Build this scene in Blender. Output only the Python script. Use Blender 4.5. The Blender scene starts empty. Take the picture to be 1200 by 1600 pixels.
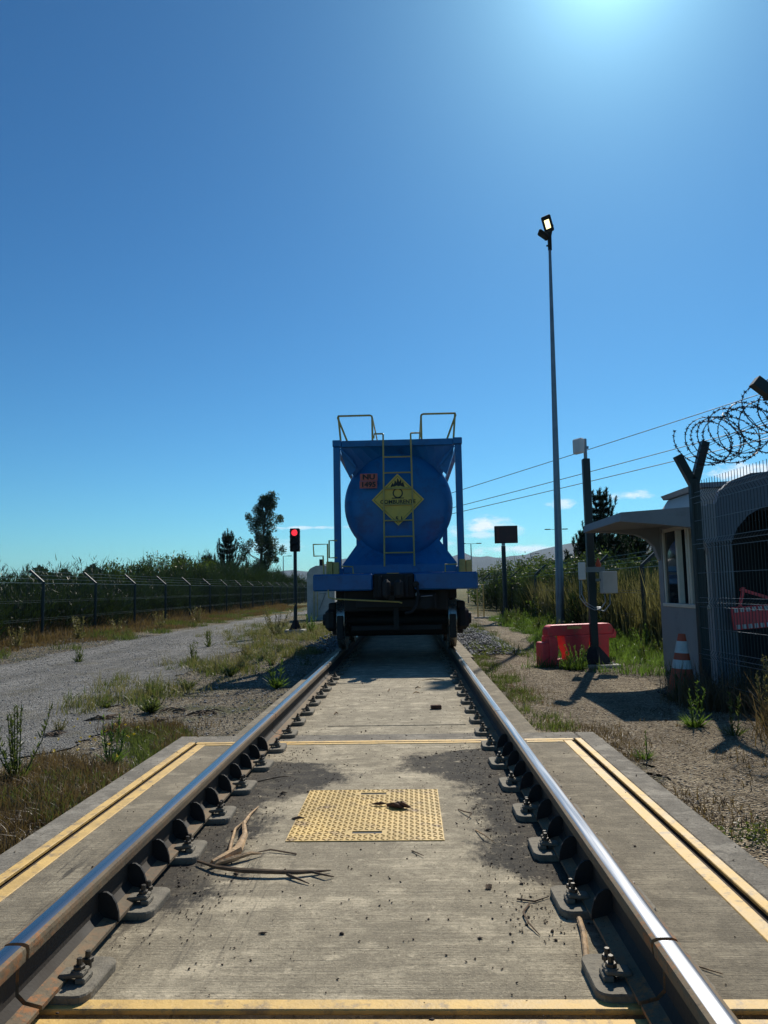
import bpy, math, random
import numpy as np
from math import radians as rad, sin, cos, pi, sqrt, atan2
from mathutils import Vector, Matrix

S = bpy.context.scene
# ------------------------------------------------------------------ camera
cam = bpy.data.cameras.new('camera'); co = bpy.data.objects.new('camera', cam); S.collection.objects.link(co)
yaw, pit, rol = 0.0325, 0.1040, 0.0183
fw = Vector((-sin(yaw)*cos(pit), cos(yaw)*cos(pit), sin(pit)))
rt = Vector((cos(yaw), sin(yaw), 0)); up = rt.cross(fw)
r2 = cos(rol)*rt - sin(rol)*up; u2 = sin(rol)*rt + cos(rol)*up
m = Matrix((r2, u2, -fw)).transposed().to_4x4(); m.translation = Vector((0.214, 0, 1.137))
co.matrix_world = m
cam.sensor_fit = 'VERTICAL'; cam.sensor_height = 36; cam.lens = 36*1155/1600
cam.clip_start = 0.05; cam.clip_end = 20000
S.camera = co

# ------------------------------------------------------------------ light
SUN_AZ, SUN_EL = rad(17.5), rad(42)          # azimuth from +Y (down the track) towards +X
sl = bpy.data.lights.new('sun', 'SUN'); so = bpy.data.objects.new('sun', sl); S.collection.objects.link(so)
sl.energy = 5.0; sl.angle = rad(0.53); sl.color = (1, .93, .82)
sd = Vector((sin(SUN_AZ)*cos(SUN_EL), cos(SUN_AZ)*cos(SUN_EL), sin(SUN_EL)))
so.rotation_euler = sd.to_track_quat('Z', 'Y').to_euler(); so.location = (10, 30, 30)
W = bpy.data.worlds.new('World'); S.world = W; W.use_nodes = True
S.view_settings.view_transform = 'Standard'; S.view_settings.look = 'None'
S.view_settings.exposure = 0.0; S.view_settings.gamma = 1; S.view_settings.use_curve_mapping = False
S.cycles.use_denoising = True
S.cycles.max_bounces = 6; S.cycles.transparent_max_bounces = 12

class NT:
    """small helper for node graphs"""
    def __init__(s, nt): s.nt = nt; s.n = nt.nodes; s.l = nt.links
    def node(s, t, **k):
        n = s.n.new(t)
        for a, b in k.items(): setattr(n, a, b)
        return n
    def put(s, sock, v):
        if isinstance(v, bpy.types.NodeSocket): s.l.new(v, sock)
        elif isinstance(v, (tuple, list)) and len(v) == 3 and sock.type == 'RGBA': sock.default_value = (*v, 1)
        else: sock.default_value = v
    def m(s, op, a, b=0.0, c=None, clamp=False):
        n = s.node('ShaderNodeMath', operation=op, use_clamp=clamp); s.put(n.inputs[0], a); s.put(n.inputs[1], b)
        if c is not None: s.put(n.inputs[2], c)
        return n.outputs[0]
    def v(s, op, a, b=(0, 0, 0)):
        n = s.node('ShaderNodeVectorMath', operation=op); s.put(n.inputs[0], a); s.put(n.inputs[1], b)
        return n.outputs[0]
    def ss(s, x, a, b, lo=0.0, hi=1.0):
        n = s.node('ShaderNodeMapRange', interpolation_type='SMOOTHSTEP'); s.put(n.inputs[0], x)
        for i, q in enumerate((a, b, lo, hi)): s.put(n.inputs[i+1], q)
        return n.outputs[0]
    def noise(s, vec, scale, detail=4, rough=.6, dist=0.0):
        n = s.node('ShaderNodeTexNoise'); s.put(n.inputs['Vector'], vec); n.inputs['Scale'].default_value = scale
        n.inputs['Detail'].default_value = detail; n.inputs['Roughness'].default_value = rough; n.inputs['Distortion'].default_value = dist
        return n.outputs[0]
    def voro(s, vec, scale, feature='F1', out=0):
        n = s.node('ShaderNodeTexVoronoi', feature=feature); s.put(n.inputs['Vector'], vec); n.inputs['Scale'].default_value = scale
        return n.outputs[out]
    def mix(s, f, a, b, blend='MIX'):
        n = s.node('ShaderNodeMix', data_type='RGBA', blend_type=blend); s.put(n.inputs[0], f); s.put(n.inputs[6], a); s.put(n.inputs[7], b)
        return n.outputs[2]
    def pos(s): return s.node('ShaderNodeNewGeometry').outputs['Position']
    def obj(s): return s.node('ShaderNodeTexCoord').outputs['Object']
    def attr(s, name): return s.node('ShaderNodeAttribute', attribute_name=name).outputs['Fac']
    def scale(s, vec, x, y, z): return s.v('MULTIPLY', vec, (x, y, z))
    def bump(s, h, dist, strength=1.0):
        n = s.node('ShaderNodeBump'); n.inputs['Distance'].default_value = dist; n.inputs['Strength'].default_value = strength; s.put(n.inputs['Height'], h)
        return n.outputs[0]

# sky
w = NT(W.node_tree); w.n.clear()
sky = w.node('ShaderNodeTexSky', sky_type='NISHITA'); sky.sun_disc = False
sky.sun_elevation = SUN_EL; sky.sun_rotation = SUN_AZ; sky.altitude = 100; sky.air_density = 1.0; sky.dust_density = 0.25; sky.ozone_density = 2.2
gm = w.node('ShaderNodeGamma'); gm.inputs[1].default_value = 1.28; w.put(gm.inputs[0], w.v('MULTIPLY', sky.outputs[0], (.058, .1025, .118)))
hs = w.node('ShaderNodeHueSaturation'); hs.inputs['Saturation'].default_value = 1.0; hs.inputs['Value'].default_value = 8.3; w.put(hs.inputs['Color'], gm.outputs[0])
gen = w.node('ShaderNodeTexCoord').outputs['Generated']
sx = w.node('ShaderNodeSeparateXYZ'); w.put(sx.inputs[0], gen)
az = w.m('ARCTAN2', sx.outputs[0], sx.outputs[1]); el = w.m('ARCSINE', sx.outputs[2])
cn = w.noise(w.scale(gen, 1, 1, 2.4), 38, 6, .62)
cloud = None
def px_dir(x, y): return math.atan((x-640)/1155)-0.0, math.atan((918-(x-640)*.018-y)/1155*cos(math.atan((x-640)/1155)))
for (x, y, hw, hh, k) in [(764, 817, 34, 15, 1.0), (800, 826, 24, 8, .5), (884, 786, 22, 8, .75), (860, 787, 10, 4, .35), (985, 773, 46, 7, .8),
                          (822, 857, 88, 8, .85), (486, 822, 60, 3.4, .7), (430, 852, 60, 14, .35), (760, 835, 40, 6, .6), (1168, 738, 52, 14, 1.0), (712, 832, 12, 12, .6), (650, 850, 60, 8, .5), (1040, 850, 60, 8, .5),
                          (1500, 780, 160, 20, .9), (1900, 820, 200, 14, .8)]:
    a0, e0 = px_dir(x, y)
    dx = w.m('DIVIDE', w.m('SUBTRACT', az, a0), hw/1155); dy = w.m('DIVIDE', w.m('SUBTRACT', el, e0), hh/1155)
    r = w.m('SQRT', w.m('ADD', w.m('MULTIPLY', dx, dx), w.m('MULTIPLY', dy, dy)))
    f = w.m('MULTIPLY', w.ss(w.m('ADD', r, w.m('MULTIPLY', w.m('SUBTRACT', cn, .5), 3.0)), 1.15, .0), k)
    cloud = f if cloud is None else w.m('MAXIMUM', cloud, f)
dt = w.node('ShaderNodeVectorMath', operation='DOT_PRODUCT'); w.put(dt.inputs[0], gen); w.put(dt.inputs[1], tuple(sd))
th_ = w.m('MULTIPLY', w.m('ARCCOSINE', w.m('MINIMUM', dt.outputs['Value'], .99999)), 57.3)      # degrees from the sun: its aureole
glow = w.m('ADD', w.m('MULTIPLY', w.m('EXPONENT', w.m('MULTIPLY', th_, -1/2.6)), 16.0), w.m('MULTIPLY', w.m('EXPONENT', w.m('MULTIPLY', th_, -1/9.0)), 2.6))
gv = w.node('ShaderNodeVectorMath', operation='SCALE'); gv.inputs[0].default_value = (.55, .95, 1.0); w.put(gv.inputs['Scale'], glow)
skc = w.mix(cloud, w.v('ADD', hs.outputs[0], gv.outputs[0]), (9.0, 10.2, 11.2))
bg = w.node('ShaderNodeBackground'); w.put(bg.inputs[0], skc); bg.inputs[1].default_value = 0.10
w.l.new(bg.outputs[0], w.node('ShaderNodeOutputWorld').inputs[0])

# ------------------------------------------------------------------ materials
def newmat(name):
    mt = bpy.data.materials.new(name); mt.use_nodes = True
    b = mt.node_tree.nodes['Principled BSDF']
    return mt, NT(mt.node_tree), b
def mat(name, col, rough=.6, metal=0.0, var=.25, scale=6.0, bump=0.0, bscale=60.0, dirt=None, spec=.5):
    """painted / weathered surface: base colour, noise variation, optional dirt in patches, fine relief"""
    mt, t, b = newmat(name); p = t.obj()
    n1 = t.noise(p, scale, 5, .6)
    c = t.mix(t.ss(n1, .3, .7), tuple(x*(1-var) for x in col), tuple(min(1, x*(1+var)) for x in col))
    if dirt: c = t.mix(t.m('MULTIPLY', t.ss(t.noise(p, scale*2.3, 6, .7), .5, .68), dirt[1]), c, dirt[0])
    t.put(b.inputs['Base Color'], c); b.inputs['Metallic'].default_value = metal
    t.put(b.inputs['Roughness'], t.ss(n1, .2, .8, max(.03, rough-.08), min(1, rough+.1)))
    b.inputs['Specular IOR Level'].default_value = spec
    if bump: t.put(b.inputs['Normal'], t.bump(t.noise(p, bscale, 4, .6), bump))
    return mt
def leafmat(name, c1, c2, trans=.5, rough=.6, scale=1.0):
    mt, t, b = newmat(name)
    t.n.remove(b)
    r = t.attr('rnd'); c = t.mix(r, c1, c2)
    c = t.mix(t.ss(t.noise(t.obj(), scale, 3), .35, .65), c, tuple(x*.6 for x in c1))
    d = t.node('ShaderNodeBsdfDiffuse'); tr = t.node('ShaderNodeBsdfTranslucent'); t.put(d.inputs[0], c)
    t.put(tr.inputs[0], t.mix(.5, c, (c2[0]*1.2, c2[1]*1.3, c2[2]*.7)))
    g = t.node('ShaderNodeBsdfGlossy'); g.inputs['Roughness'].default_value = .45; g.inputs[0].default_value = (.6, .6, .6, 1)
    ms = t.node('ShaderNodeMixShader'); ms.inputs[0].default_value = trans; t.l.new(d.outputs[0], ms.inputs[1]); t.l.new(tr.outputs[0], ms.inputs[2])
    m2 = t.node('ShaderNodeMixShader'); m2.inputs[0].default_value = .06; t.l.new(ms.outputs[0], m2.inputs[1]); t.l.new(g.outputs[0], m2.inputs[2])
    t.l.new(m2.outputs[0], [n for n in t.n if n.type == 'OUTPUT_MATERIAL'][0].inputs[0])
    return mt
def rndmat(name, c1, c2, rough=.9, c3=None):
    mt, t, b = newmat(name); r = t.attr('rnd'); c = t.mix(r, c1, c2)
    if c3: c = t.mix(t.ss(t.m('FRACT', t.m('MULTIPLY', r, 7.3)), .72, .75), c, c3)
    c = t.mix(t.m('MULTIPLY', t.noise(t.obj(), 90, 3), .5), c, tuple(x*.5 for x in c1))
    t.put(b.inputs['Base Color'], c); b.inputs['Roughness'].default_value = rough
    return mt

def concrete(name, base, stained=False, streak=1.0, dark=.55):
    mt, t, b = newmat(name); p = t.pos()
    s = t.node('ShaderNodeSeparateXYZ'); t.put(s.inputs[0], p); x, y = s.outputs[0], s.outputs[1]
    big = t.noise(p, 1.7, 6, .65); mid = t.noise(p, 9, 6, .7); fine = t.noise(p, 120, 4, .75)
    st = t.noise(t.scale(p, 2.2, 150, 2), 1.0, 5, .75)         # broomed across the track
    st2 = t.noise(t.scale(p, .8, 24, 2), 1.0, 4, .6)
    c = t.mix(t.ss(big, .32, .68), tuple(q*.66 for q in base), tuple(q*1.16 for q in base))
    c = t.mix(t.m('MULTIPLY', t.ss(mid, .36, .62), .62), c, tuple(q*.46 for q in base))
    gr = t.noise(t.scale(p, 1, 1.6, 1), 46, 6, .8); c = t.mix(t.m('MULTIPLY', t.ss(gr, .50, .62), .70), c, tuple(q*.36 for q in base))
    c = t.mix(t.m('MULTIPLY', t.ss(t.noise(t.scale(p, 1, 1.4, 1), 3.1, 5, .7), .52, .62), .5), c, tuple(q*1.5 for q in base))
    c = t.mix(t.m('MULTIPLY', t.ss(st, .44, .66), .58*streak), c, tuple(q*.34 for q in base))
    c = t.mix(t.m('MULTIPLY', t.ss(st2, .47, .62), .38*streak), c, tuple(q*.42 for q in base))
    c = t.mix(t.m('MULTIPLY', t.ss(fine, .5, .72), .45), c, tuple(q*1.45 for q in base))
    c = t.mix(t.m('MULTIPLY', t.ss(t.noise(p, 34, 3, .8), .6, .72), .5), c, (.10, .085, .06))
    if stained:
        y = t.m('ADD', y, t.m('MULTIPLY', t.m('SIGN', x), -.16))
        ax = t.m('ABSOLUTE', t.m('ADD', x, .02))
        nz = t.m('ADD', t.m('MULTIPLY', t.m('SUBTRACT', t.noise(t.scale(p, 1, .8, 1), 3.3, 6, .7), .5), .75), t.m('MULTIPLY', t.m('SUBTRACT', t.noise(t.scale(p, 1, .35, 1), 38, 6, .85), .5), .34))
        arm = t.m('MULTIPLY', t.ss(t.m('ABSOLUTE', t.m('SUBTRACT', y, 4.8)), .6, .05), .36)
        th = t.m('ADD', t.m('SUBTRACT', .53, arm), t.m('ADD', t.ss(y, 5.15, 5.4, 0, .7), t.ss(y, 3.1, 2.5, 0, .5)))
        k = t.ss(t.m('SUBTRACT', t.m('ADD', ax, nz), th), -.07, .08)
        ins = t.ss(ax, .98, .84)
        grain = t.ss(t.noise(t.scale(p, 40, 12, 30), 1, 5, .8), .2, .62, 1.0, .90)
        c = t.mix(t.m('MULTIPLY', t.m('MULTIPLY', k, ins), t.m('MULTIPLY', grain, .97)), c, (.020, .020, .021))
        # drips running down the left half
        dr = t.ss(t.noise(t.scale(p, 30, 2.0, 1), 1, 5, .75, .4), .52, .66)
        dm = t.m('MULTIPLY', t.ss(x, -.2, -.5), t.m('MULTIPLY', t.ss(y, 2.3, 2.9), t.ss(y, 3.9, 3.3)))
        c = t.mix(t.m('MULTIPLY', t.m('MULTIPLY', dr, dm), .92), c, (.045, .043, .04))
    # uneven grime: cloudy dark patches, coarse speckle and pale worn spots
    c = t.mix(t.m('MULTIPLY', t.ss(t.noise(t.scale(p, 1, 1.3, 1), 2.4, 7, .78, .6), .50, .66), .5), c, tuple(q*.42 for q in base))
    c = t.mix(t.m('MULTIPLY', t.ss(t.noise(p, 75, 3, .6), .58, .66), .6), c, tuple(q*.30 for q in base))
    c = t.mix(t.m('MULTIPLY', t.ss(t.noise(p, 13, 6, .8), .57, .66), .5), c, tuple(q*1.35 for q in base))
    outer = t.ss(t.m('ABSOLUTE', x), .95, .99)
    if name != 'kerb_concrete': c = t.mix(t.m('MULTIPLY', outer, .42), c, (.085, .072, .055))
    # rust and grease along the rails
    ar = t.m('ABSOLUTE', t.m('SUBTRACT', t.m('ABSOLUTE', x), .873))
    k = t.m('MULTIPLY', t.ss(ar, .28, .05), t.ss(mid, .3, .7))
    c = t.mix(t.m('MULTIPLY', k, .6), c, (.09, .07, .05))
    t.put(b.inputs['Base Color'], c); b.inputs['Roughness'].default_value = .92; b.inputs['Specular IOR Level'].default_value = .25
    h = t.m('ADD', t.m('MULTIPLY', t.m('ADD', fine, gr), .6), t.m('ADD', t.m('MULTIPLY', st, .9), mid))
    t.put(b.inputs['Normal'], t.bump(h, .006))
    return mt
M = {}
M['deck'] = concrete('deck_concrete', (.56, .485, .345), True)
M['kerb'] = concrete('kerb_concrete', (.33, .30, .245), False, .3)
M['slab'] = concrete('slab_concrete', (.52, .455, .33), False, .8)
M['plate'] = mat('dusty_steel_plate', (.19, .17, .13), .85, 0, .3, 14, .003, 120, ((.08, .07, .055), .6))
M['bolt'] = mat('oily_bolt', (.07, .062, .05), .5, .5, .3, 30)
M['yellow'] = mat('yellow_paint', (.66, .43, .13), .6, 0, .16, 7, .002, 90, ((.26, .19, .11), .85))
M['yplate'] = mat('yellow_plate_paint', (.66, .45, .14), .5, 0, .18, 3, 0, 60, ((.22, .13, .055), .85))
M['ytube'] = mat('faded_yellow_tube', (.42, .33, .10), .5, 0, .15, 4)
M['blue'] = mat('blue_wagon_paint', (.003, .128, .34), .42, 0, .13, 1.6, .001, 30, ((.015, .05, .12), .5))
M['bluebeam'] = mat('blue_beam_paint', (.003, .10, .30), .45, 0, .15, 2.5, .001, 30, ((.008, .02, .06), .4))
M['black'] = mat('black_iron', (.011, .011, .012), .75, .0, .3, 8, .002, 50)
M['wheel'] = mat('wheel_steel', (.35, .33, .30), .28, .9, .2, 12)
M['rust'] = mat('rail_rust', (.155, .115, .065), .75, 0, .22, 5, .0015, 90, ((.19, .085, .03), .4))
M['greenpost'] = mat('dark_green_post', (.010, .022, .024), .5, 0, .2, 5)
M['wire'] = mat('green_wire', (.018, .028, .028), .55, .0, .2, 5)
M['razor'] = mat('razor_wire', (.035, .03, .035), .6, .2, .25, 20)
M['galv'] = mat('galvanised_steel', (.20, .235, .27), .42, .55, .15, 3)
M['booth'] = mat('booth_grey_panel', (.23, .25, .275), .7, 0, .07, 1.5, .0015, 25, ((.13, .13, .13), .3))
M['roof'] = mat('booth_roof', (.42, .41, .39), .6, 0, .08, 2)
M['alu'] = mat('cream_window_frame', (.55, .53, .47), .4, 0, .08, 5)
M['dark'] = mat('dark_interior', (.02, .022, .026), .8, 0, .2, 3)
M['rib'] = mat('ribbed_sheet', (.16, .18, .20), .5, 0, .1, 4)
M['red'] = mat('red_plastic', (.74, .07, .085), .5, 0, .18, 3, .002, 30, ((.36, .13, .10), .6))
M['orange'] = mat('orange_plastic', (.42, .06, .02), .5, 0, .12, 6, 0, 50, ((.2, .06, .03), .4))
M['white'] = mat('white_sleeve', (.50, .50, .50), .45, 0, .08, 8, 0, 50, ((.4, .38, .34), .4))
M['whitebox'] = mat('white_enclosure', (.62, .63, .63), .5, 0, .06, 5)
M['greybox'] = mat('grey_enclosure', (.42, .44, .44), .5, 0, .06, 5)
M['cabinet'] = mat('cabinet_sheet', (.42, .42, .38), .6, 0, .16, 2, 0, 40, ((.22, .2, .16), .5))
M['cable'] = mat('grey_cable', (.12, .12, .12), .5)
M['bark'] = mat('tree_bark', (.10, .08, .06), .9, 0, .35, 3, .02, 12)
M['stick'] = mat('dry_wood', (.42, .28, .15), .8, 0, .4, 16, .004, 80, ((.14, .09, .05), .7))
M['twig'] = mat('brown_twig', (.13, .085, .05), .85, 0, .4, 20)
M['chunk'] = mat('dark_bark_chunk', (.09, .045, .025), .9, 0, .4, 30, .004, 90)
M['footing'] = mat('concrete_footing', (.36, .35, .31), .9, 0, .2, 8, .004, 60)
M['placard'] = mat('placard_yellow', (.66, .45, .07), .5, 0, .06, 5, 0, 40, ((.4, .32, .1), .3))
M['ink'] = mat('black_print', (.012, .012, .012), .6)
M['unplate'] = mat('un_plate_red', (.50, .11, .07), .5, 0, .06, 6)
M['ledpanel'] = mat('led_panel_face', (.06, .022, .02), .5)
M['dot'] = mat('led_dot_red', (.25, .03, .02), .5)
M['hill'] = mat('forest_hills', (.012, .03, .032), 1, 0, .35, .004)
def steel():
    mt, t, b = newmat('polished_rail_head'); p = t.pos()
    n = t.noise(t.scale(p, 60, 1.2, 20), 1, 3, .5)
    t.put(b.inputs['Base Color'], t.mix(n, (.20, .205, .22), (.26, .27, .29))); b.inputs['Metallic'].default_value = 1
    t.put(b.inputs['Roughness'], t.ss(n, .3, .7, .24, .32))
    return mt
M['steel'] = steel()
def rustrail():
    mt, t, b = newmat('rail_rust'); p = t.pos(); s_ = t.node('ShaderNodeSeparateXYZ'); t.put(s_.inputs[0], p); y = s_.outputs[1]
    n1 = t.noise(t.scale(p, 8, 2, 8), 1, 6, .7); n2 = t.noise(p, 26, 5, .75)
    c = t.mix(t.ss(n1, .3, .7), (.105, .08, .05), (.19, .145, .085))
    j = t.m('ADD', t.ss(t.m('ABSOLUTE', t.m('SUBTRACT', y, 2.08)), .22, .02), t.ss(t.m('ABSOLUTE', t.m('SUBTRACT', y, 5.8)), .3, .03))
    c = t.mix(t.m('MULTIPLY', t.m('MINIMUM', t.m('ADD', j, .25), 1.0), t.ss(n2, .45, .62)), c, (.30, .13, .045))
    c = t.mix(t.m('MULTIPLY', t.ss(t.noise(p, 60, 4, .8), .56, .66), .6), c, (.04, .03, .02))
    t.put(b.inputs['Base Color'], c); b.inputs['Roughness'].default_value = .85; t.put(b.inputs['Normal'], t.bump(n2, .003)); return mt
M['rust'] = rustrail()
M['web'] = mat('shaded_rail_web', (.03, .024, .018), .8, 0, .25, 5, .0015, 90)  # web colour darkened to carry the shade under the rail head
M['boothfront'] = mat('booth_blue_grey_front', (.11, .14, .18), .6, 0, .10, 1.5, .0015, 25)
M['groovefill'] = mat('dark_groove_fill', (.05, .035, .022), .9, 0, .4, 20)  # near-black brown for the fill that darkens the grooves
def glass():
    mt, t, b = newmat('window_glass')
    b.inputs['Base Color'].default_value = (.02, .025, .03, 1); b.inputs['Roughness'].default_value = .04; b.inputs['Specular IOR Level'].default_value = .8
    return mt
M['glass'] = glass()
def emit(name, col, st):
    mt, t, b = newmat(name); b.inputs['Base Color'].default_value = (*col, 1)
    b.inputs['Emission Color'].default_value = (*col, 1); b.inputs['Emission Strength'].default_value = st
    return mt
M['lit'] = emit('lit_led', (1, .86, .42), 2.2); M['redlit'] = emit('red_lamp', (1, .03, .05), 1.3)

def groundmat(name, kind):
    mt, t, b = newmat(name); p = t.pos()
    n1 = t.noise(p, .8, 6, .65); n2 = t.noise(p, 7, 5, .7); vc = t.voro(p, 62, out=1); vd = t.voro(p, 62, out=0)
    vl = t.voro(p, 15, out=1); vb = t.node('ShaderNodeSeparateColor'); t.put(vb.inputs[0], vc)
    vb2 = t.node('ShaderNodeSeparateColor'); t.put(vb2.inputs[0], vl)
    if kind == 'road': A, B, Dk, Lt = (.22, .215, .195), (.34, .33, .30), (.09, .088, .08), (.42, .41, .39)
    elif kind == 'path': A, B, Dk, Lt = (.25, .195, .12), (.40, .33, .22), (.085, .055, .032), (.50, .43, .32)
    else: A, B, Dk, Lt = (.15, .115, .07), (.28, .235, .16), (.055, .045, .028), (.42, .38, .30)
    c = t.mix(t.ss(n1, .3, .7), A, B)
    c = t.mix(t.m('MULTIPLY', t.ss(n2, .42, .62), .55), c, Dk)
    c = t.mix(t.m('MULTIPLY', t.ss(vb.outputs[0], .62, .8), .75), c, Lt)
    c = t.mix(t.m('MULTIPLY', t.ss(vb.outputs[1], .68, .8), .65), c, Dk)
    if kind == 'ground':      # far ground is meadow: green and straw patches
        s = t.node('ShaderNodeSeparateXYZ'); t.put(s.inputs[0], p)
        far = t.m('MAXIMUM', t.ss(t.m('ABSOLUTE', s.outputs[0]), 7.5, 9.5), t.ss(s.outputs[1], 28, 40))
        mead = t.mix(t.ss(t.noise(p, .5, 5), .4, .6), (.05, .075, .02), (.20, .15, .06))
        c = t.mix(far, c, mead)
        c = t.mix(t.m('MULTIPLY', t.ss(t.noise(p, 1.4, 5, .7), .5, .62), .6), c, (.07, .085, .025))
    if kind != 'ground':      # long wheel worn bands with dust and darker loose stone between
        rut = t.noise(t.scale(p, 1.1, .10, 1), 1.3, 4, .6); c = t.mix(t.m('MULTIPLY', t.ss(rut, .46, .58), .45), c, tuple(q*.6 for q in A))
        c = t.mix(t.m('MULTIPLY', t.ss(t.noise(p, 2.6, 6, .75), .54, .64), .5), c, tuple(q*1.15 for q in B))
    if kind == 'road': c = t.mix(t.m('MULTIPLY', t.ss(t.noise(p, 1.1, 5, .7), .54, .68), .55), c, (.16, .145, .09))
    t.put(b.inputs['Base Color'], c); b.inputs['Roughness'].default_value = .95; b.inputs['Specular IOR Level'].default_value = .2
    t.put(b.inputs['Normal'], t.bump(t.m('ADD', t.m('MULTIPLY', vd, -1.0), t.m('MULTIPLY', n2, 1.2)), .03))
    return mt
M['ground'] = groundmat('dry_earth', 'ground'); M['road'] = groundmat('grey_gravel', 'road'); M['path'] = groundmat('pale_trodden_grit', 'path')
M['grass'] = leafmat('green_grass', (.04, .065, .014), (.14, .17, .045), .5)
M['weed'] = leafmat('bright_weed', (.05, .10, .016), (.15, .23, .045), .5)
M['dry'] = leafmat('dry_grass_straw', (.10, .062, .032), (.23, .155, .08), .35)
M['broom'] = leafmat('broom_green', (.012, .026, .009), (.034, .058, .018), .3)
M['bush'] = leafmat('bush_leaf', (.022, .042, .011), (.10, .145, .03), .45)
M['pine'] = leafmat('pine_needles', (.012, .028, .014), (.03, .06, .022), .2)
M['euc'] = leafmat('eucalyptus_leaf', (.028, .05, .028), (.07, .11, .05), .3)
M['straw'] = leafmat('tall_straw', (.12, .12, .05), (.30, .26, .12), .4)
M['flower'] = leafmat('yellow_flower', (.7, .5, .02), (.8, .6, .03), .3)
M['gstone'] = rndmat('grey_stones', (.09, .09, .086), (.27, .265, .25), .9, (.46, .45, .43))
M['chip'] = rndmat('pale_chips', (.10, .065, .035), (.30, .23, .145), .9, (.56, .48, .35))
M['ballast'] = rndmat('ballast_stone', (.16, .165, .18), (.42, .43, .45), .85)
M['crumb'] = rndmat('dark_crumbs', (.05, .035, .025), (.14, .10, .07), .95)

# ------------------------------------------------------------------ mesh helpers
def tag(o, label=None, cat=None, group=None, kind=None):
    if label: o['label'] = label
    if cat: o['category'] = cat
    if group: o['group'] = group
    if kind: o['kind'] = kind
    return o
def thing(name, label, cat, loc=(0, 0, 0), rz=0, group=None):
    o = bpy.data.objects.new(name, None); S.collection.objects.link(o); o.empty_display_size = .2
    o.location = loc; o.rotation_euler = (0, 0, rz); return tag(o, label, cat, group)
class MB:
    def __init__(s): s.v = []; s.f = []; s.m = []; s.mi = 0
    def add(s, vs, fs, mi=None):
        b = len(s.v); s.v += [tuple(v) for v in vs]; s.f += [tuple(i+b for i in f) for f in fs]; s.m += [s.mi if mi is None else mi]*len(fs); return s
    def box(s, c, d, R=None, ch=0.0):
        x, y, z = (q/2 for q in d); c = Vector(c)
        if ch:
            pts = []
            for sx_ in (-1, 1):
                for sy_ in (-1, 1):
                    for sz_ in (-1, 1):
                        pts += [Vector((sx_*(x-ch), sy_*(y-ch), sz_*z)), Vector((sx_*(x-ch), sy_*y, sz_*(z-ch))), Vector((sx_*x, sy_*(y-ch), sz_*(z-ch)))]
            import bmesh
            bm = bmesh.new(); [bm.verts.new(p) for p in pts]; bmesh.ops.convex_hull(bm, input=bm.verts[:])
            bmesh.ops.dissolve_limit(bm, angle_limit=.01, verts=bm.verts[:], edges=bm.edges[:])
            bm.verts.index_update()
            vs = [(R @ v.co if R else v.co)+c for v in bm.verts]; fs = [[v.index for v in f.verts] for f in bm.faces]; bm.free()
            return s.add(vs, fs)
        vs = [Vector((a*x, b_*y, g*z)) for a in (-1, 1) for b_ in (-1, 1) for g in (-1, 1)]
        if R: vs = [R @ v for v in vs]
        return s.add([v+c for v in vs], [(0, 1, 3, 2), (4, 6, 7, 5), (0, 4, 5, 1), (2, 3, 7, 6), (0, 2, 6, 4), (1, 5, 7, 3)])
    def bb(s, a, b, ch=0.0): return s.box([(p+q)/2 for p, q in zip(a, b)], [abs(q-p) for p, q in zip(a, b)], None, ch)
    def tube(s, pts, r, n=8, cap=True):
        pts = [Vector(p) for p in pts]; rs = r if isinstance(r, (list, tuple)) else [r]*len(pts)
        rings = []; prev = None
        for i, p in enumerate(pts):
            d = (pts[min(i+1, len(pts)-1)]-pts[max(i-1, 0)]).normalized()
            if prev is None: a = d.orthogonal().normalized()
            else: a = (prev-d*prev.dot(d)).normalized()
            prev = a; b = d.cross(a)
            rings.append([p+(a*cos(2*pi*k/n)+b*sin(2*pi*k/n))*rs[i] for k in range(n)])
        vs = [v for r_ in rings for v in r_]; fs = []
        for i in range(len(pts)-1):
            for k in range(n): fs.append((i*n+k, i*n+(k+1) % n, (i+1)*n+(k+1) % n, (i+1)*n+k))
        if cap: fs += [tuple(range(n))[::-1], tuple((len(pts)-1)*n+k for k in range(n))]
        return s.add(vs, fs)
    def bar(s, a, b, w_, h_=None, upv=(0, 0, 1)):
        a, b = Vector(a), Vector(b); d = (b-a); L = d.length; d.normalize(); u = Vector(upv)
        if abs(d.dot(u)) > .98: u = Vector((0, 1, 0))
        x = d.cross(u).normalized(); z = x.cross(d)
        return s.box((a+b)/2, (w_, L, h_ or w_), Matrix((x, d, z)).transposed())
    def prism(s, poly, axis, lo, hi):
        """polygon (2D) extruded along an axis: 'x' (poly=y,z), 'y' (poly=x,z), 'z' (poly=x,y)"""
        f = {'x': lambda p, t: (t, p[0], p[1]), 'y': lambda p, t: (p[0], t, p[1]), 'z': lambda p, t: (p[0], p[1], t)}[axis]
        n = len(poly); vs = [f(p, lo) for p in poly]+[f(p, hi) for p in poly]
        return s.add(vs, [tuple(range(n)), tuple(range(2*n-1, n-1, -1))]+[(i, i+n, (i+1) % n+n, (i+1) % n) for i in range(n)])
    def lathe(s, prof, c, axis='z', n=24):
        """prof: (radius, height) list"""
        c = Vector(c); vs = []; fs = []
        for r, h in prof:
            for k in range(n):
                a = 2*pi*k/n; q = (r*cos(a), r*sin(a), h)
                if axis == 'x': q = (q[2], q[0], q[1])
                elif axis == 'y': q = (q[0], q[2], q[1])
                vs.append(Vector(q)+c)
        m_ = len(prof)
        for i in range(m_-1):
            for k in range(n): fs.append((i*n+k, i*n+(k+1) % n, (i+1)*n+(k+1) % n, (i+1)*n+k))
        fs += [tuple(range(n))[::-1], tuple((m_-1)*n+k for k in range(n))]
        return s.add(vs, fs)
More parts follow.
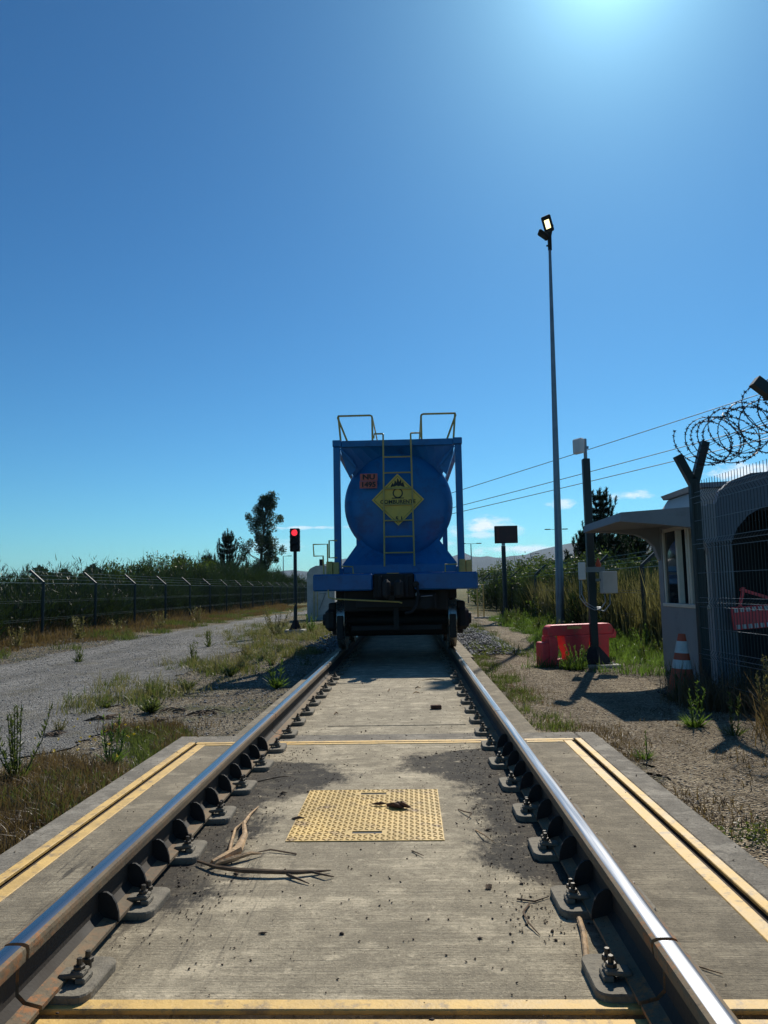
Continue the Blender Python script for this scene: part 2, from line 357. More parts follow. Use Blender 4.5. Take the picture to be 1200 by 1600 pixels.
    def mesh(s, name, mats, smooth=False):
        me = bpy.data.meshes.new(name); me.from_pydata(s.v, [], s.f)
        for q in (mats if isinstance(mats, (list, tuple)) else [mats]): me.materials.append(q)
        me.polygons.foreach_set('material_index', s.m)
        import bmesh
        bm = bmesh.new(); bm.from_mesh(me); bmesh.ops.recalc_face_normals(bm, faces=bm.faces[:]); bm.to_mesh(me); bm.free()
        if smooth:
            me.polygons.foreach_set('use_smooth', [True]*len(me.polygons)); me.set_sharp_from_angle(angle=rad(35))
        return me
    def build(s, name, mats, parent=None, smooth=False, **k): return link(name, s.mesh(name, mats, smooth), parent, **k)
def link(name, me, parent=None, loc=None, rz=None, **k):
    o = bpy.data.objects.new(name, me); S.collection.objects.link(o); o.parent = parent
    if loc is not None: o.location = loc
    if rz is not None: o.rotation_euler = (0, 0, rz)
    return tag(o, k.get('label'), k.get('cat'), k.get('group'), k.get('kind'))
def copy_tree(o, parent=None):
    c = o.copy(); S.collection.objects.link(c); c.parent = parent
    for ch in [q for q in S.objects if q.parent == o and q != c]: copy_tree(ch, c)
    return c
def npmesh(name, V, F, mt, rnd=None, smooth=False):
    """fast mesh from arrays, all faces the same size"""
    V = np.asarray(V, 'f'); F = np.asarray(F, 'i'); me = bpy.data.meshes.new(name); nf, k = F.shape
    me.vertices.add(len(V)); me.vertices.foreach_set('co', V.ravel()); me.loops.add(nf*k); me.loops.foreach_set('vertex_index', F.ravel())
    me.polygons.add(nf); me.polygons.foreach_set('loop_start', np.arange(0, nf*k, k, dtype='i')); me.polygons.foreach_set('loop_total', np.full(nf, k, 'i'))
    me.materials.append(mt); me.update(calc_edges=True)
    if rnd is not None:
        a = me.attributes.new('rnd', 'FLOAT', 'FACE'); a.data.foreach_set('value', np.asarray(rnd, 'f'))
    return me
RG = np.random.default_rng(7); random.seed(5)
def gz(x, y): return -.1 + .014*np.sin(x*1.3+1)*np.sin(y*.9) + .008*np.sin(x*2.7+y*1.9)

def blades(B, H, Wd, lean=.35, rng=RG, dirs=None):
    """bent blades: B (n,3) roots, H heights, Wd widths -> V, F, per-face random"""
    n = len(B); a = rng.uniform(0, 2*pi, n); L = np.abs(rng.normal(0, lean, n))
    D = np.stack([np.cos(a)*L, np.sin(a)*L, np.ones(n)], 1) if dirs is None else dirs
    D /= np.linalg.norm(D, axis=1)[:, None]
    sa = rng.uniform(0, 2*pi, n); sdv = np.stack([np.cos(sa), np.sin(sa), np.zeros(n)], 1)*(Wd/2)[:, None]
    mid = B+D*(H*.55)[:, None]; D2 = D+np.stack([np.cos(a)*L*.9, np.sin(a)*L*.9, -.25*L], 1)
    tip = mid+D2*(H*.45)[:, None]
    V = np.stack([B-sdv, B+sdv, mid-sdv*.8, mid+sdv*.8, tip-sdv*.15, tip+sdv*.15], 1).reshape(-1, 3)
    i = np.arange(n)[:, None]*6
    F = np.concatenate([i+np.array([[0, 1, 3, 2]]), i+np.array([[2, 3, 5, 4]])], 1).reshape(-1, 4)
    r = np.repeat(rng.random(n), 2)
    return V, F, r
def leaves(C, size, rng=RG, flat=0.0, asp=.5):
    """random oriented leaf diamonds around points C"""
    n = len(C); size = np.broadcast_to(size, n)
    d = rng.normal(size=(n, 3)); d[:, 2] *= (1-flat); d /= np.linalg.norm(d, axis=1)[:, None]
    e = rng.normal(size=(n, 3)); e -= d*(e*d).sum(1)[:, None]; e /= np.linalg.norm(e, axis=1)[:, None]
    V = np.stack([C-d*size[:, None]/2, C+e*(size*asp/2)[:, None], C+d*size[:, None]/2, C-e*(size*asp/2)[:, None]], 1).reshape(-1, 3)
    F = np.arange(n*4).reshape(-1, 4)
    return V, F, rng.random(n)
def join(*parts):
    V = []; F = []; R_ = []; o = 0
    for v, f, r in parts: V.append(v); F.append(f+o); R_.append(r); o += len(v)
    return np.concatenate(V), np.concatenate(F), np.concatenate(R_)
def stones(P, size, flat=.6, rng=RG):
    """irregular octahedral stones lying at P"""
    n = len(P); base = np.array([[1, 0, 0], [0, 1, 0], [-1, 0, 0], [0, -1, 0], [0, 0, 1], [0, 0, -1]], float)
    V = base[None]*rng.uniform(.55, 1.25, (n, 6, 1)); V[:, :, 2] *= flat
    a = rng.uniform(0, 2*pi, n); c, s_ = np.cos(a), np.sin(a)
    X = V[:, :, 0]*c[:, None]*rng.uniform(.6, 1.4, n)[:, None]-V[:, :, 1]*s_[:, None]; Y = V[:, :, 0]*s_[:, None]+V[:, :, 1]*c[:, None]
    Z = V[:, :, 2]+X*rng.normal(0, .25, (n, 1))
    V = np.stack([X, Y, Z], 2)*(np.broadcast_to(size, n)/2)[:, None, None]+P[:, None, :]
    T = np.array([[0, 1, 4], [1, 2, 4], [2, 3, 4], [3, 0, 4], [1, 0, 5], [2, 1, 5], [3, 2, 5], [0, 3, 5]])
    F = (np.arange(n)[:, None, None]*6+T[None]).reshape(-1, 3)
    return V.reshape(-1, 3), F, np.repeat(rng.random(n), 8)
def stuff(name, arr, mt, label, cat):
    o = link(name, npmesh(name, arr[0], arr[1], mt, arr[2])); return tag(o, label, cat, kind='stuff')

# ------------------------------------------------------------------ setting: ground
def grid(xs, ys, zf):
    X, Y = np.meshgrid(xs, ys); V = np.stack([X, Y, zf(X, Y)], 2).reshape(-1, 3); nx, ny = len(xs), len(ys)
    i = (np.arange(ny-1)[:, None]*nx+np.arange(nx-1)[None]).ravel(); return V, np.stack([i, i+1, i+nx+1, i+nx], 1)
xs = np.concatenate([[-6000, -2500, -900, -300, -100, -40, -20], np.arange(-12, 8.1, .3), [14, 30, 80, 300, 900, 2500, 6000]])
ys = np.concatenate([[-6000, -2000, -500, -100, -20, -4], np.arange(0, 32, .3), [36, 44, 60, 90, 150, 300, 900, 2500, 6000]])
def gfade(X, Y):
    k = np.clip((8-np.abs(X+2))/3+1, 0, 1)*np.clip((30-Y)/3+1, 0, 1)*np.clip(Y+2, 0, 1); return -.1+(gz(X, Y)+.1)*k
V, F = grid(xs, ys, gfade)
link('ground', npmesh('ground', V, F, M['ground']), kind='structure')
def strip(name, mt, pts, seed):
    """sheet between a left and a right edge given at several Y"""
    rng = np.random.default_rng(seed); Y = np.arange(pts[0][0], pts[-1][0], .12)
    L = np.interp(Y, [p[0] for p in pts], [p[1] for p in pts]); R_ = np.interp(Y, [p[0] for p in pts], [p[2] for p in pts])
    L = L+rng.normal(0, .05, len(Y))+.18*np.sin(Y*1.7+seed); R_ = R_+rng.normal(0, .05, len(Y))+.15*np.sin(Y*2.1)
    nu = 14; u = np.linspace(0, 1, nu)[None]; X = L[:, None]*(1-u)+R_[:, None]*u; YY = np.repeat(Y[:, None], nu, 1)
    V = np.stack([X, YY, gfade(X, YY)+.012], 2).reshape(-1, 3)
    i = (np.arange(len(Y)-1)[:, None]*nu+np.arange(nu-1)[None]).ravel()
    return link(name, npmesh(name, V, np.stack([i, i+1, i+nu+1, i+nu], 1), mt), kind='structure')
strip('gravel_road', M['road'], [(-2, -8.6, -2.5), (5, -8.0, -2.5), (8, -7.4, -2.9), (12.6, -7.15, -3.2), (19, -7.3, -3.75), (25.8, -7.2, -4.9), (37, -6.7, -5.6), (50, -5.8, -4.2), (70, -5, -3)], 3)
strip('footpath', M['path'], [(0, 1.66, 3.6), (6, 1.66, 3.35), (6.1, 1.25, 3.3), (10, 1.3, 3.1), (11.5, 1.35, 2.2), (14, 1.7, 2.4), (18, 2.3, 3.0), (27, 2.7, 3.3), (45, 2.6, 3.1)], 5)

# ------------------------------------------------------------------ slabs and weighbridge
def slab(name, mt, boxes, ch=.008, parent=None, **k):
    b = MB()
    for a, c in boxes: b.bb(a, c, ch)
    return b.build(name, mt, parent, **k)
ZB = -.35
deck = slab('weighbridge_deck', M['deck'], [((-1.40, 2.135, ZB), (1.385, 5.645, 0))], .004, kind='structure')
sur = slab('weighbridge_surround', M['kerb'], [((-1.63, -1.5, ZB), (-1.489, 5.98, 0)), ((1.474, -1.5, ZB), (1.63, 5.98, 0)), ((-1.487, 5.725, ZB), (1.472, 5.98, 0))], .01, kind='structure')
slab('approach_slab', M['kerb'], [((-1.40, -1.5, ZB), (1.385, 2.02, 0))], .004, kind='structure')
# steel edge angles painted yellow, both sides of the groove
def ystrip(a, b, parent): return MB().bb(a, b, .003).build('edge_strip', M['yellow'], parent)
T = .004
for a, b, p in [((-1.487, -1.5, -.12), (-1.440, 5.723, T), sur), ((-1.402, 2.133, -.12), (-1.34, 5.647, T), deck),
                ((1.425, -1.5, -.12), (1.472, 5.723, T), sur), ((1.325, 2.133, -.12), (1.387, 5.647, T), deck),
                ((-1.425, 5.667, -.12), (1.41, 5.723, T), sur), ((-1.338, 5.60, -.12), (1.323, 5.649, T), deck),
                ((-1.338, 2.131, -.12), (1.323, 2.183, T), deck), ((-1.398, 1.95, -.12), (1.383, 2.088, T), sur)]: ystrip((a[0], a[1], -.012), b, p)
for a, c in [((-1.45, -1.5, -.06), (-1.39, 5.73, -.02)), ((1.375, -1.5, -.06), (1.435, 5.73, -.02)), ((-1.388, 5.64, -.06), (1.373, 5.73, -.02)), ((-1.388, 2.01, -.06), (1.373, 2.14, -.025))]:
    MB().bb(a, c).build('groove_shade_fill', M['groovefill'], deck)  # added fill strips, their dark colour stands for shade in the open grooves
ts = slab('track_slab', M['slab'], [((-1.21, 5.983, ZB), (-.96, 12.4, -.004)), ((.96, 5.983, ZB), (1.20, 12.4, -.004)), ((-.957, 5.983, ZB), (.957, 12.4, -.004)),
                             ((-1.23, 12.42, ZB), (1.25, 44, -.004))], .006, kind='structure')
b = MB().bb((-.50, 6.35, -.01), (.66, 7.59, .0005), .002)
b.build('cover_slab', M['slab'], ts)

# tread plate hatch
hp = thing('tread_plate_hatch', 'yellow tread plate hatch cover lying on the concrete between the rails', 'hatch', (-.012, 3.485, 0))
b = MB(); X0, X1, Y0, Y1 = -.365, .36, 0, .855
slots = [(-.068, .072, .098, .134), (-.07, .072, .757, .793)]
for (ya, yb) in [(0, .098), (.134, .757), (.793, .855)]: b.bb((X0, ya, .001), (X1, yb, .0045))
for s_ in slots: b.bb((X0, s_[2], .001), (s_[0], s_[3], .0045)); b.bb((s_[1], s_[2], .001), (X1, s_[3], .0045))
b.build('plate', M['yplate'], hp)
b = MB()
for i in range(27):
    for j in range(31):
        x = X0+.014+i*(X1-X0-.028)/26; y = .014+j*(.855-.028)/30
        if any(s_[0]-.02 < x < s_[1]+.02 and s_[2]-.014 < y < s_[3]+.014 for s_ in slots): continue
        a = rad(40) if (i+j) % 2 else rad(-40); l, w_ = .0135, .0034
        ca, sa = cos(a), sin(a); q = [(x+u*ca*l-v*sa*w_, y+u*sa*l+v*ca*w_) for u, v in ((-1, 0), (0, -1), (1, 0), (0, 1))]
        b.add([(*p, .0046) for p in q]+[(x-ca*l*.6, y-sa*l*.6, .0078), (x+ca*l*.6, y+sa*l*.6, .0078)], [(0, 1, 5, 4), (1, 2, 5), (2, 3, 4, 5), (3, 0, 4)])
tag(b.build('raised_tread', M['yplate'], hp), kind='stuff')
for z_ in (.098, .758): MB().bb((-.072, z_, .0005), (.074, z_+.033, .0009)).build('slot_shade_dirt', M['dark'], hp)  # flat dark sheets, shade and dirt of the hand slots as colour

# ------------------------------------------------------------------ rails
H0, HT = .028, .20
prof = [(-.075, H0), (.075, H0), (.075, H0+.011), (.030, H0+.022), (.009, H0+.042), (.0085, H0+.118), (.034, H0+.131), (.036, H0+.155), (.0335, HT-.006), (.022, HT-.0013), (.012, HT-.0002),
        (0, HT), (-.012, HT-.0002), (-.022, HT-.0013), (-.0335, HT-.006), (-.036, H0+.155), (-.034, H0+.131), (-.0085, H0+.118), (-.009, H0+.042), (-.030, H0+.022), (-.075, H0+.011)]
def rail_beam(L, slant=0.0):
    b = MB(); n = len(prof); vs = [(p[0], 0, p[1]) for p in prof]+[(p[0], L, p[1]) for p in prof]
    b.add(vs, [tuple(range(n)), tuple(range(2*n-1, n-1, -1))], 0)
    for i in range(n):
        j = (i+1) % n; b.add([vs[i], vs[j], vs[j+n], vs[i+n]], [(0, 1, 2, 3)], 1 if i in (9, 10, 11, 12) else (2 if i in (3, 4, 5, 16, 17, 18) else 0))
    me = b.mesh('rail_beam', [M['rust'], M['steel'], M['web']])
    import bmesh
    bm = bmesh.new(); bm.from_mesh(me); bmesh.ops.remove_doubles(bm, verts=bm.verts[:], dist=1e-5); bm.to_mesh(me); bm.free()
    me.polygons.foreach_set('use_smooth', [True]*len(me.polygons)); me.set_sharp_from_angle(angle=rad(32)); return me
def plate_mesh():
    b = MB(); hw, hl, c = .166, .115, .035; p = []
    for cx, cy, a0 in ((hw-c, hl-c, 0), (-(hw-c), hl-c, 90), (-(hw-c), -(hl-c), 180), (hw-c, -(hl-c), 270)):
        for k in range(4): a = rad(a0+30*k); p.append((cx+c*cos(a), cy+c*sin(a)))
    b.prism(p, 'z', .0008, .021)
    q = [(x*.985, y*.975) for x, y in p]; n = len(p)
    b.add([(x, y, .021) for x, y in p]+[(x, y, .0262) for x, y in q], [(i, (i+1) % n, (i+1) % n+n, i+n) for i in range(n)]+[tuple(range(n, 2*n))])
    return b.mesh('baseplate', M['plate'])
def clamp_mesh():       # spring clamp over the foot with its nut and the bolt end
    b = MB(); b.box((-.012, 0, .047), (.075, .05, .014), Matrix.Rotation(rad(-6), 3, 'Y'), .004); b.box((.018, 0, .034), (.03, .055, .016), None, .003)
    b.lathe([(.021, .055), (.021, .058)], (.004, 0, 0), 'z', 12); return b.mesh('clamp', M['plate'])
def bolt_mesh():
    b = MB(); b.lathe([(.0155, .054), (.0165, .056), (.0165, .067), (.014, .069)], (0, 0, 0), 'z', 6); b.lathe([(.0085, .069), (.0085, .086), (.007, .0875)], (0, 0, 0), 'z', 8)
    b.lathe([(.011, .02), (.011, .058)], (0, 0, 0), 'z', 8); return b.mesh('bolt', M['bolt'])
def fin_mesh():         # half-round stiffener across the foot
    b = MB(); p = [(.078*cos(rad(a))*.68, H0+.006+.098*sin(rad(a))) for a in range(0, 181, 20)]; b.prism([(q[0]+.028, q[1]) for q in p], 'y', -.005, .005); return b.mesh('stiffener', M['black'])
PM, CM, BM, FM = plate_mesh(), clamp_mesh(), bolt_mesh(), fin_mesh()
def rail(x, y0, y1, label, plates, fins, plate_lim=99):
    t = thing('rail', label, 'rail', (x, y0, 0)); me = rail_beam(y1-y0); link('rail_beam', me, t)
    inn = 1 if x < 0 else -1
    for py in plates:
        p = link('baseplate', PM, t, (random.uniform(-.008, .008), py-y0+random.uniform(-.008, .008), 0), random.uniform(-.04, .04))
        for sd_ in (inn, -inn):
            if sd_ != inn and py > 7: continue
            link('clamp', CM, p, (sd_*.102, -.028, 0), 0 if sd_ > 0 else pi)
            link('bolt', BM, p, (sd_*.106, -.028, 0), random.random()); link('bolt', BM, p, (sd_*.098, .042, -.012), random.random())
    for py in fins:
        o = link('stiffener', FM, t, (0, py-y0, 0)); o.rotation_euler = (0, 0, 0 if inn > 0 else pi)
PL = [2.27+.53*k for k in range(7)]
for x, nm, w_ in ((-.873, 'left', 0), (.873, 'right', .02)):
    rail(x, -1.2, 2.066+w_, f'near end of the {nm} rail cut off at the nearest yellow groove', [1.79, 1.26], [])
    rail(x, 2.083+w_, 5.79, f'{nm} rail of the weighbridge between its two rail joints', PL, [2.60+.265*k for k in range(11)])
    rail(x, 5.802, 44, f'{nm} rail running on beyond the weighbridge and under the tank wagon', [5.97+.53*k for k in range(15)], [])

# ------------------------------------------------------------------ text helper
def text_mesh(s_, size, extr=.0008, bold=.0):
    cu = bpy.data.curves.new('t', 'FONT'); cu.body = s_; cu.size = size; cu.align_x = 'CENTER'; cu.align_y = 'CENTER'; cu.extrude = extr; cu.offset = bold; cu.resolution_u = 3
    o = bpy.data.objects.new('t', cu); S.collection.objects.link(o); bpy.context.view_layer.update()
    me = bpy.data.meshes.new_from_object(o.evaluated_get(bpy.context.evaluated_depsgraph_get())); me.name = 'lettering'
    bpy.data.objects.remove(o); me.materials.clear(); me.materials.append(M['ink']); return me
def letter(name, s_, size, parent, loc, bold=0, sx_=1.0):
    o = link(name, text_mesh(s_, size, .0008, bold), parent, loc); o.rotation_euler = (pi/2, 0, 0); o.scale = (sx_, 1, 1); return o

# ------------------------------------------------------------------ tank wagon
wg = thing('tank_wagon', 'dark blue flat wagon on black bogies carrying the tank container', 'wagon', (0, 11.1, 0))
ZT, ZL = 1.375, 1.12
for a, c in [((-1.235, 0, ZL), (-.34, .16, ZT)), ((.29, 0, ZL), (1.235, .16, ZT))]: MB().bb(a, c, .02).build('end_beam', M['bluebeam'], wg)
b = MB(); b.bb((-1.2, .17, 1.30), (1.2, 11.6, 1.36)); b.bb((-1.2, .17, 1.14), (-1.12, 11.6, 1.298)); b.bb((1.12, .17, 1.14), (1.2, 11.6, 1.298)); b.bb((-1.235, 11.62, ZL), (1.235, 11.78, ZT))
b.build('underframe', M['bluebeam'], wg)
# coupler and draft pocket
MB().bb((-.30, .3, .90), (.26, 11.6, 1.298)).build('centre_sill', M['black'], wg)
MB().bb((-.80, .34, .80), (.80, .40, 1.13), .02).bb((-.95, .6, .98), (.95, 2.6, 1.12)).build('bolster_plate', M['black'], wg)
cp = MB().bb((-.335, .04, 1.0), (.285, .16, 1.37), .02).bb((-.26, -.02, 1.02), (-.20, .05, 1.34), .01).bb((.14, -.02, 1.02), (.20, .05, 1.34), .01).build('draft_pocket', M['black'], wg)
b = MB(); b.box((-.02, -.20, 1.14), (.16, .40, .18), None, .04); b.box((.055, -.44, 1.14), (.13, .16, .26), None, .04); b.box((-.12, -.42, 1.14), (.11, .2, .28), None, .045); b.bb((-.09, -.40, .98), (-.01, -.30, 1.03)); b.build('coupler', M['black'], wg)
MB().bar((-.12, -.03, 1.372), (.06, -.03, 1.372), .02, .008).build('wear_strip', M['ytube'], wg)
MB().tube([(.30, -.02, 1.20), (.33, -.08, 1.17), (.34, -.12, 1.05), (.30, -.16, .88), (.24, -.2, .80), (.14, -.22, .78)], .022, 8).lathe([(.045, -.03), (.05, .0), (.03, .03)], (.31, -.05, 1.2), 'y', 12).build('brake_hose', M['black'], wg, True)
MB().lathe([(.03, -.02), (.035, .02)], (.33, -.09, 1.05), 'y', 10).build('hose_cock', M['galv'], wg)
MB().tube([(-1.0, -.05, 1.14), (-.99, -.08, 1.03), (-.9, -.09, 1.005), (.05, -.11, .945), (.10, -.11, .93)], .011, 6).build('uncoupling_lever', M['ytube'], wg)
MB().tube([(.38, -.05, 1.02), (.55, -.05, 1.03)], .008, 6).build('chain_link', M['galv'], wg)
for pts in ([(-1.09, .2, 1.36), (-1.10, .2, 1.66), (-1.24, .2, 1.66), (-1.25, .2, 1.84), (-1.03, .2, 1.84), (-1.03, .2, 1.36)], [(-.95, .9, 1.66), (-1.08, .9, 1.66), (-1.08, .9, 1.94), (-.95, .9, 1.94)],
            [(-1.0, 2.2, 1.56), (-.80, 2.2, 1.55), (-.79, 2.2, 1.42)], [(1.08, 2.2, 1.56), (.86, 2.2, 1.56), (.86, 2.2, 1.42)]):
    MB().tube(pts, .013, 6).build('handrail', M['ytube'], wg)
for x in (-1.19, 1.245):
    b = MB(); b.bb((x-.115, 2.45, 1.37), (x+.0, 2.62, 1.66), .01); b.bb((x+.01, 2.45, 1.37), (x+.115, 2.62, 1.645), .01); b.build('twistlock_guide', M['yellow'] if False else M['ytube'], wg)
b = MB(); b.bb((.30, .17, .82), (.62, 1.6, 1.08), .02); b.tube([(.45, -.0, .92), (.45, .4, .92)], .09, 12); b.build('brake_cylinder', M['black'], wg)
MB().bb((-.6, .19, .86), (.5, .26, .98), .01).bb((-.70, .44, .50), (.70, .49, .58), .01).bb((-.04, .3, .52), (.04, .42, 1.0)).build('brake_rigging', M['black'], wg)
def bogie(y):
    bg_ = MB(); bg_.box((0, .9, .58), (1.9, .40, .46), None, .03); bg_.lathe([(.3, .76), (.3, .97)], (0, .9, 0), 'z', 20)
    o = bg_.build('bogie', M['black'], wg, False); o.location = (0, y, 0)
    for s_ in (-1, 1):
        f = MB(); f.box((s_*1.03, .9, .86), (.13, 2.0, .14), None, .02); f.box((s_*1.03, .9, .45), (.12, 1.0, .12), None, .02)
        for q in (-.55, .55): f.bar((s_*1.03, .9+q*1.5, .83), (s_*1.03, .9+q*.75, .47), .11)
        for yy in (0, 1.8): f.box((s_*1.05, yy, .66), (.20, .30, .36), None, .06); f.lathe([(.11, s_*.0), (.09, s_*.07)], (s_*1.12, yy, .66), 'x', 14)
        for yy in (.76, .9, 1.04): f.lathe([(.07, .5), (.07, .75)], (s_*1.03, yy, 0), 'z', 10)
        f.build('side_frame', M['black'], o)
        g = MB(); g.box((s_*.87, -.52, .56), (.10, .07, .36), None, .01); g.build('brake_shoe', M['black'], o)
        for yy in (0, 1.8):
            p_ = [(.0, -.065), (.40, -.06), (.475, -.065), (.475, -.035), (.448, -.03), (.446, .06), (.40, .068), (.36, .03), (.14, .03), (.12, .09), (0, .09)]
            p_ = [(r, (h if s_ > 0 else -h)) for r, h in p_]
            g = MB(); g.lathe(p_, (s_*.873, yy, .2+.447), 'x', 40); g.build('wheel', M['wheel'], o, True)
    for yy in (0, 1.8): MB().lathe([(.075, -.9), (.075, .9)], (0, yy, .647), 'x', 14).build('axle', M['black'], o)
bogie(.93); bogie(8.8)

# ------------------------------------------------------------------ tank container on the wagon
tc = thing('tank_container', 'blue tank container with yellow top rails, ladder and oxidiser diamond on its end', 'tank container', (.035, 13.9, 0))
Z0, Z1, HX, LN = 1.44, 3.985, 1.225, 6.06
for x in (-1, 1):
    for y in (0, LN):
        MB().bb((x*HX, y, Z0), (x*(HX-.125), y+(.15 if y == 0 else -.15), Z1-.13), .008).build('corner_post', M['blue'], tc)
        for z in (Z0-.03, Z1-.12): MB().bb((x*(HX+.012), y-(.012 if y == 0 else -.012), z), (x*(HX-.16), y+(.17 if y == 0 else -.17), z+.125), .01).build('corner_casting', M['blue'], tc)
for y in (0, LN-.12):
    MB().bb((-HX+.163, y, Z1-.13), (HX-.163, y+.12, Z1-.01), .006).build('top_beam', M['blue'], tc)
    MB().bb((-HX+.163, y, Z0), (HX-.163, y+.12, Z0+.16), .006).build('bottom_beam', M['blue'], tc)
for x in (-1, 1): MB().bb((x*HX, .18, Z0), (x*(HX-.1), LN-.18, Z0+.12)).build('side_rail', M['blue'], tc); MB().bb((x*HX, .18, Z1-.12), (x*(HX-.08), LN-.18, Z1-.04)).build('side_rail', M['blue'], tc)
TZ, TR = 2.76, 1.05
b = MB(); pf = [(0.001, .02)]+[(TR*sin(rad(a)), .02+.33*(1-cos(rad(a)))) for a in (12, 24, 36, 48, 60, 70, 78, 84, 90)]
pf += [(TR, .6), (TR, LN-.6)]+[(TR*sin(rad(a)), LN-.02-.33*(1-cos(rad(a)))) for a in (90, 78, 60, 40, 20)]+[(.001, LN-.02)]
b.lathe(pf, (0, 0, TZ), 'y', 64); b.build('tank', M['blue'], tc, True)
# frame skirts that hold the tank: sloping sheets from the end frame to the shell
def arc(a0, a1, n, r=TR+.005): return [(r*cos(rad(a0+(a1-a0)*i/n)), TZ+r*sin(rad(a0+(a1-a0)*i/n))) for i in range(n+1)]
def skirt(outer, inner, y_out, y_in, name):
    n = len(inner); vs = [(p[0], y_out, p[1]) for p in outer]+[(p[0], y_in, p[1]) for p in inner]+[(p[0], y_out+.012, p[1]) for p in outer]+[(p[0], y_in+.012, p[1]) for p in inner]
    f = []
    for k in (0, 2*n): f += [(k+i, k+i+1, k+i+1+n, k+i+n) for i in range(n-1)]
    f += [(0, n, 3*n, 2*n), (n-1, 2*n-1, 4*n-1, 3*n-1)]
    f += [(i, i+1, i+1+2*n, i+2*n) for i in range(n-1)]+[(i+n, i+1+n, i+1+3*n, i+3*n) for i in range(n-1)]
    MB().add(vs, f).build(name, M['blue'], tc)
n_ = 12
inn = arc(148, 32, n_, .997); out = [(-1.085+2.17*i/n_, Z1-.131) for i in range(n_+1)]; skirt(out, inn, .05, .238, 'top_skirt')
inn = arc(222, 318, n_, .997); out = [(-1.085+2.17*i/n_, Z0+.161) for i in range(n_+1)]; skirt(out, inn, .05, .238, 'bottom_skirt')
for x in (-1, 1):       # gussets at the upper corners
    p = [(x*1.09, Z1-.135), (x*1.06, Z1-.30), (x*.93, 3.28), (x*.80, 3.42), (x*.86, 3.62)]
    b = MB(); b.prism(p if x > 0 else p, 'y', .06, .072); b.add([(x*1.09, .02, Z1-.14), (x*.80, .02, 3.45), (x*.82, .30, 3.45), (x*1.09, .30, Z1-.14)], [(0, 1, 2, 3)]); b.build('gusset', M['blue'], tc)
    MB().bar((x*1.085, .01, Z1-.16), (x*.80, .01, 3.47), .012, .03).build('gusset_edge', M['blue'], tc)
# ladder
for x in (-1, 1):
    MB().tube([(x*.28, -.06, 1.56), (x*.262, -.06, 4.02), (x*.262, -.04, 4.075), (x*.27, -.04, 4.085), (x*.43, -.04, 4.085), (x*.44, -.04, 4.0)], .017, 6).build('ladder_stile', M['ytube'], tc)
for k in range(7):
    z = 3.63-.303*k; MB().tube([(-.268, -.06, z), (.268, -.06, z)], .015, 6).build('ladder_rung', M['ytube'], tc)
# top hand railings
for x in (-1, 1):
    MB().tube([(x*.47, .05, 3.97), (x*.47, .05, 4.42), (x*.48, .05, 4.455), (x*.51, .05, 4.47), (x*1.13, .05, 4.47), (x*1.135, .05, 4.44), (x*.96, .05, 3.98)], .019, 8).build('top_railing', M['ytube'], tc, True)
    MB().tube([(x*1.12, .03, 4.45), (x*1.08, .03, 3.98)], .019, 8).build('top_railing', M['ytube'], tc, True)
    MB().tube([(x*.47, .05, 4.44), (x*.47, 5.9, 4.44), (x*.47, 5.95, 3.97)], .016, 6).build('top_railing', M['ytube'], tc, True)
MB().bb((-.46, .13, 3.93), (.46, 5.9, 3.965)).build('walkway', M['galv'], tc)
# placards
DX, DZ = -.005, 2.815
pl = thing('tmp', None, None); bpy.data.objects.remove(pl)
pl = MB().prism([(DX-.495, DZ), (DX, DZ-.495), (DX+.495, DZ), (DX, DZ+.495)], 'y', -.022, -.012).build('hazard_placard', M['placard'], tc)
MB().prism([(DX-.455, DZ), (DX, DZ-.455), (DX+.455, DZ), (DX, DZ+.455)], 'y', -.0222, -.0221).build('placard_border', M['ink'], pl)
MB().prism([(DX-.445, DZ), (DX, DZ-.445), (DX+.445, DZ), (DX, DZ+.445)], 'y', -.0232, -.0226).build('placard_field', M['placard'], pl)
b = MB(); R0, R1 = .098, .074; zc = DZ+.125
for k in range(28):
    a0, a1 = 2*pi*k/28, 2*pi*(k+1)/28
    b.add([(DX+R0*cos(a0), -.0245, zc+R0*sin(a0)), (DX+R0*cos(a1), -.0245, zc+R0*sin(a1)), (DX+R1*cos(a1), -.0245, zc+R1*sin(a1)), (DX+R1*cos(a0), -.0245, zc+R1*sin(a0))], [(0, 1, 2, 3)])
b.bb((DX-.115, -.0245, zc-.104), (DX+.115, -.0236, zc-.086)); b.bb((DX-.14, -.0248, zc+.080), (DX+.14, -.0236, zc+.092))
fl = [(-.135, .108), (-.125, .15), (-.105, .18), (-.112, .21), (-.085, .185), (-.075, .165), (-.06, .20), (-.055, .25), (-.03, .225), (-.02, .20), (-.01, .24), (-.005, .29), (.02, .26), (.03, .215), (.045, .24), (.055, .265), (.075, .225), (.07, .185), (.09, .20), (.105, .225), (.112, .19), (.125, .15), (.135, .108), (.09, .125), (.05, .14), (.015, .128), (-.02, .145), (-.06, .125), (-.10, .125)]
b.prism([(DX+p[0], zc+p[1]) for p in fl], 'y', -.0247, -.0236); b.build('oxidiser_symbol', M['ink'], pl)
letter('lettering', 'COMBURENTE', .100, pl, (DX, -.0246, DZ-.042), .003, 1.02)
letter('lettering', '5.1', .11, pl, (DX+.02, -.0246, DZ-.365), .004, 1.1)
un = MB().bb((-.715, -.022, 3.19), (-.385, -.012, 3.325)).bb((-.725, -.022, 3.045), (-.395, -.012, 3.18)).build('un_number_plate', M['unplate'], tc)
letter('lettering', 'NU', .13, un, (-.55, -.0232, 3.257), .006, 1.25); letter('lettering', '1495', .13, un, (-.56, -.0232, 3.112), .006, 1.1)
for q in (un, pl): pass

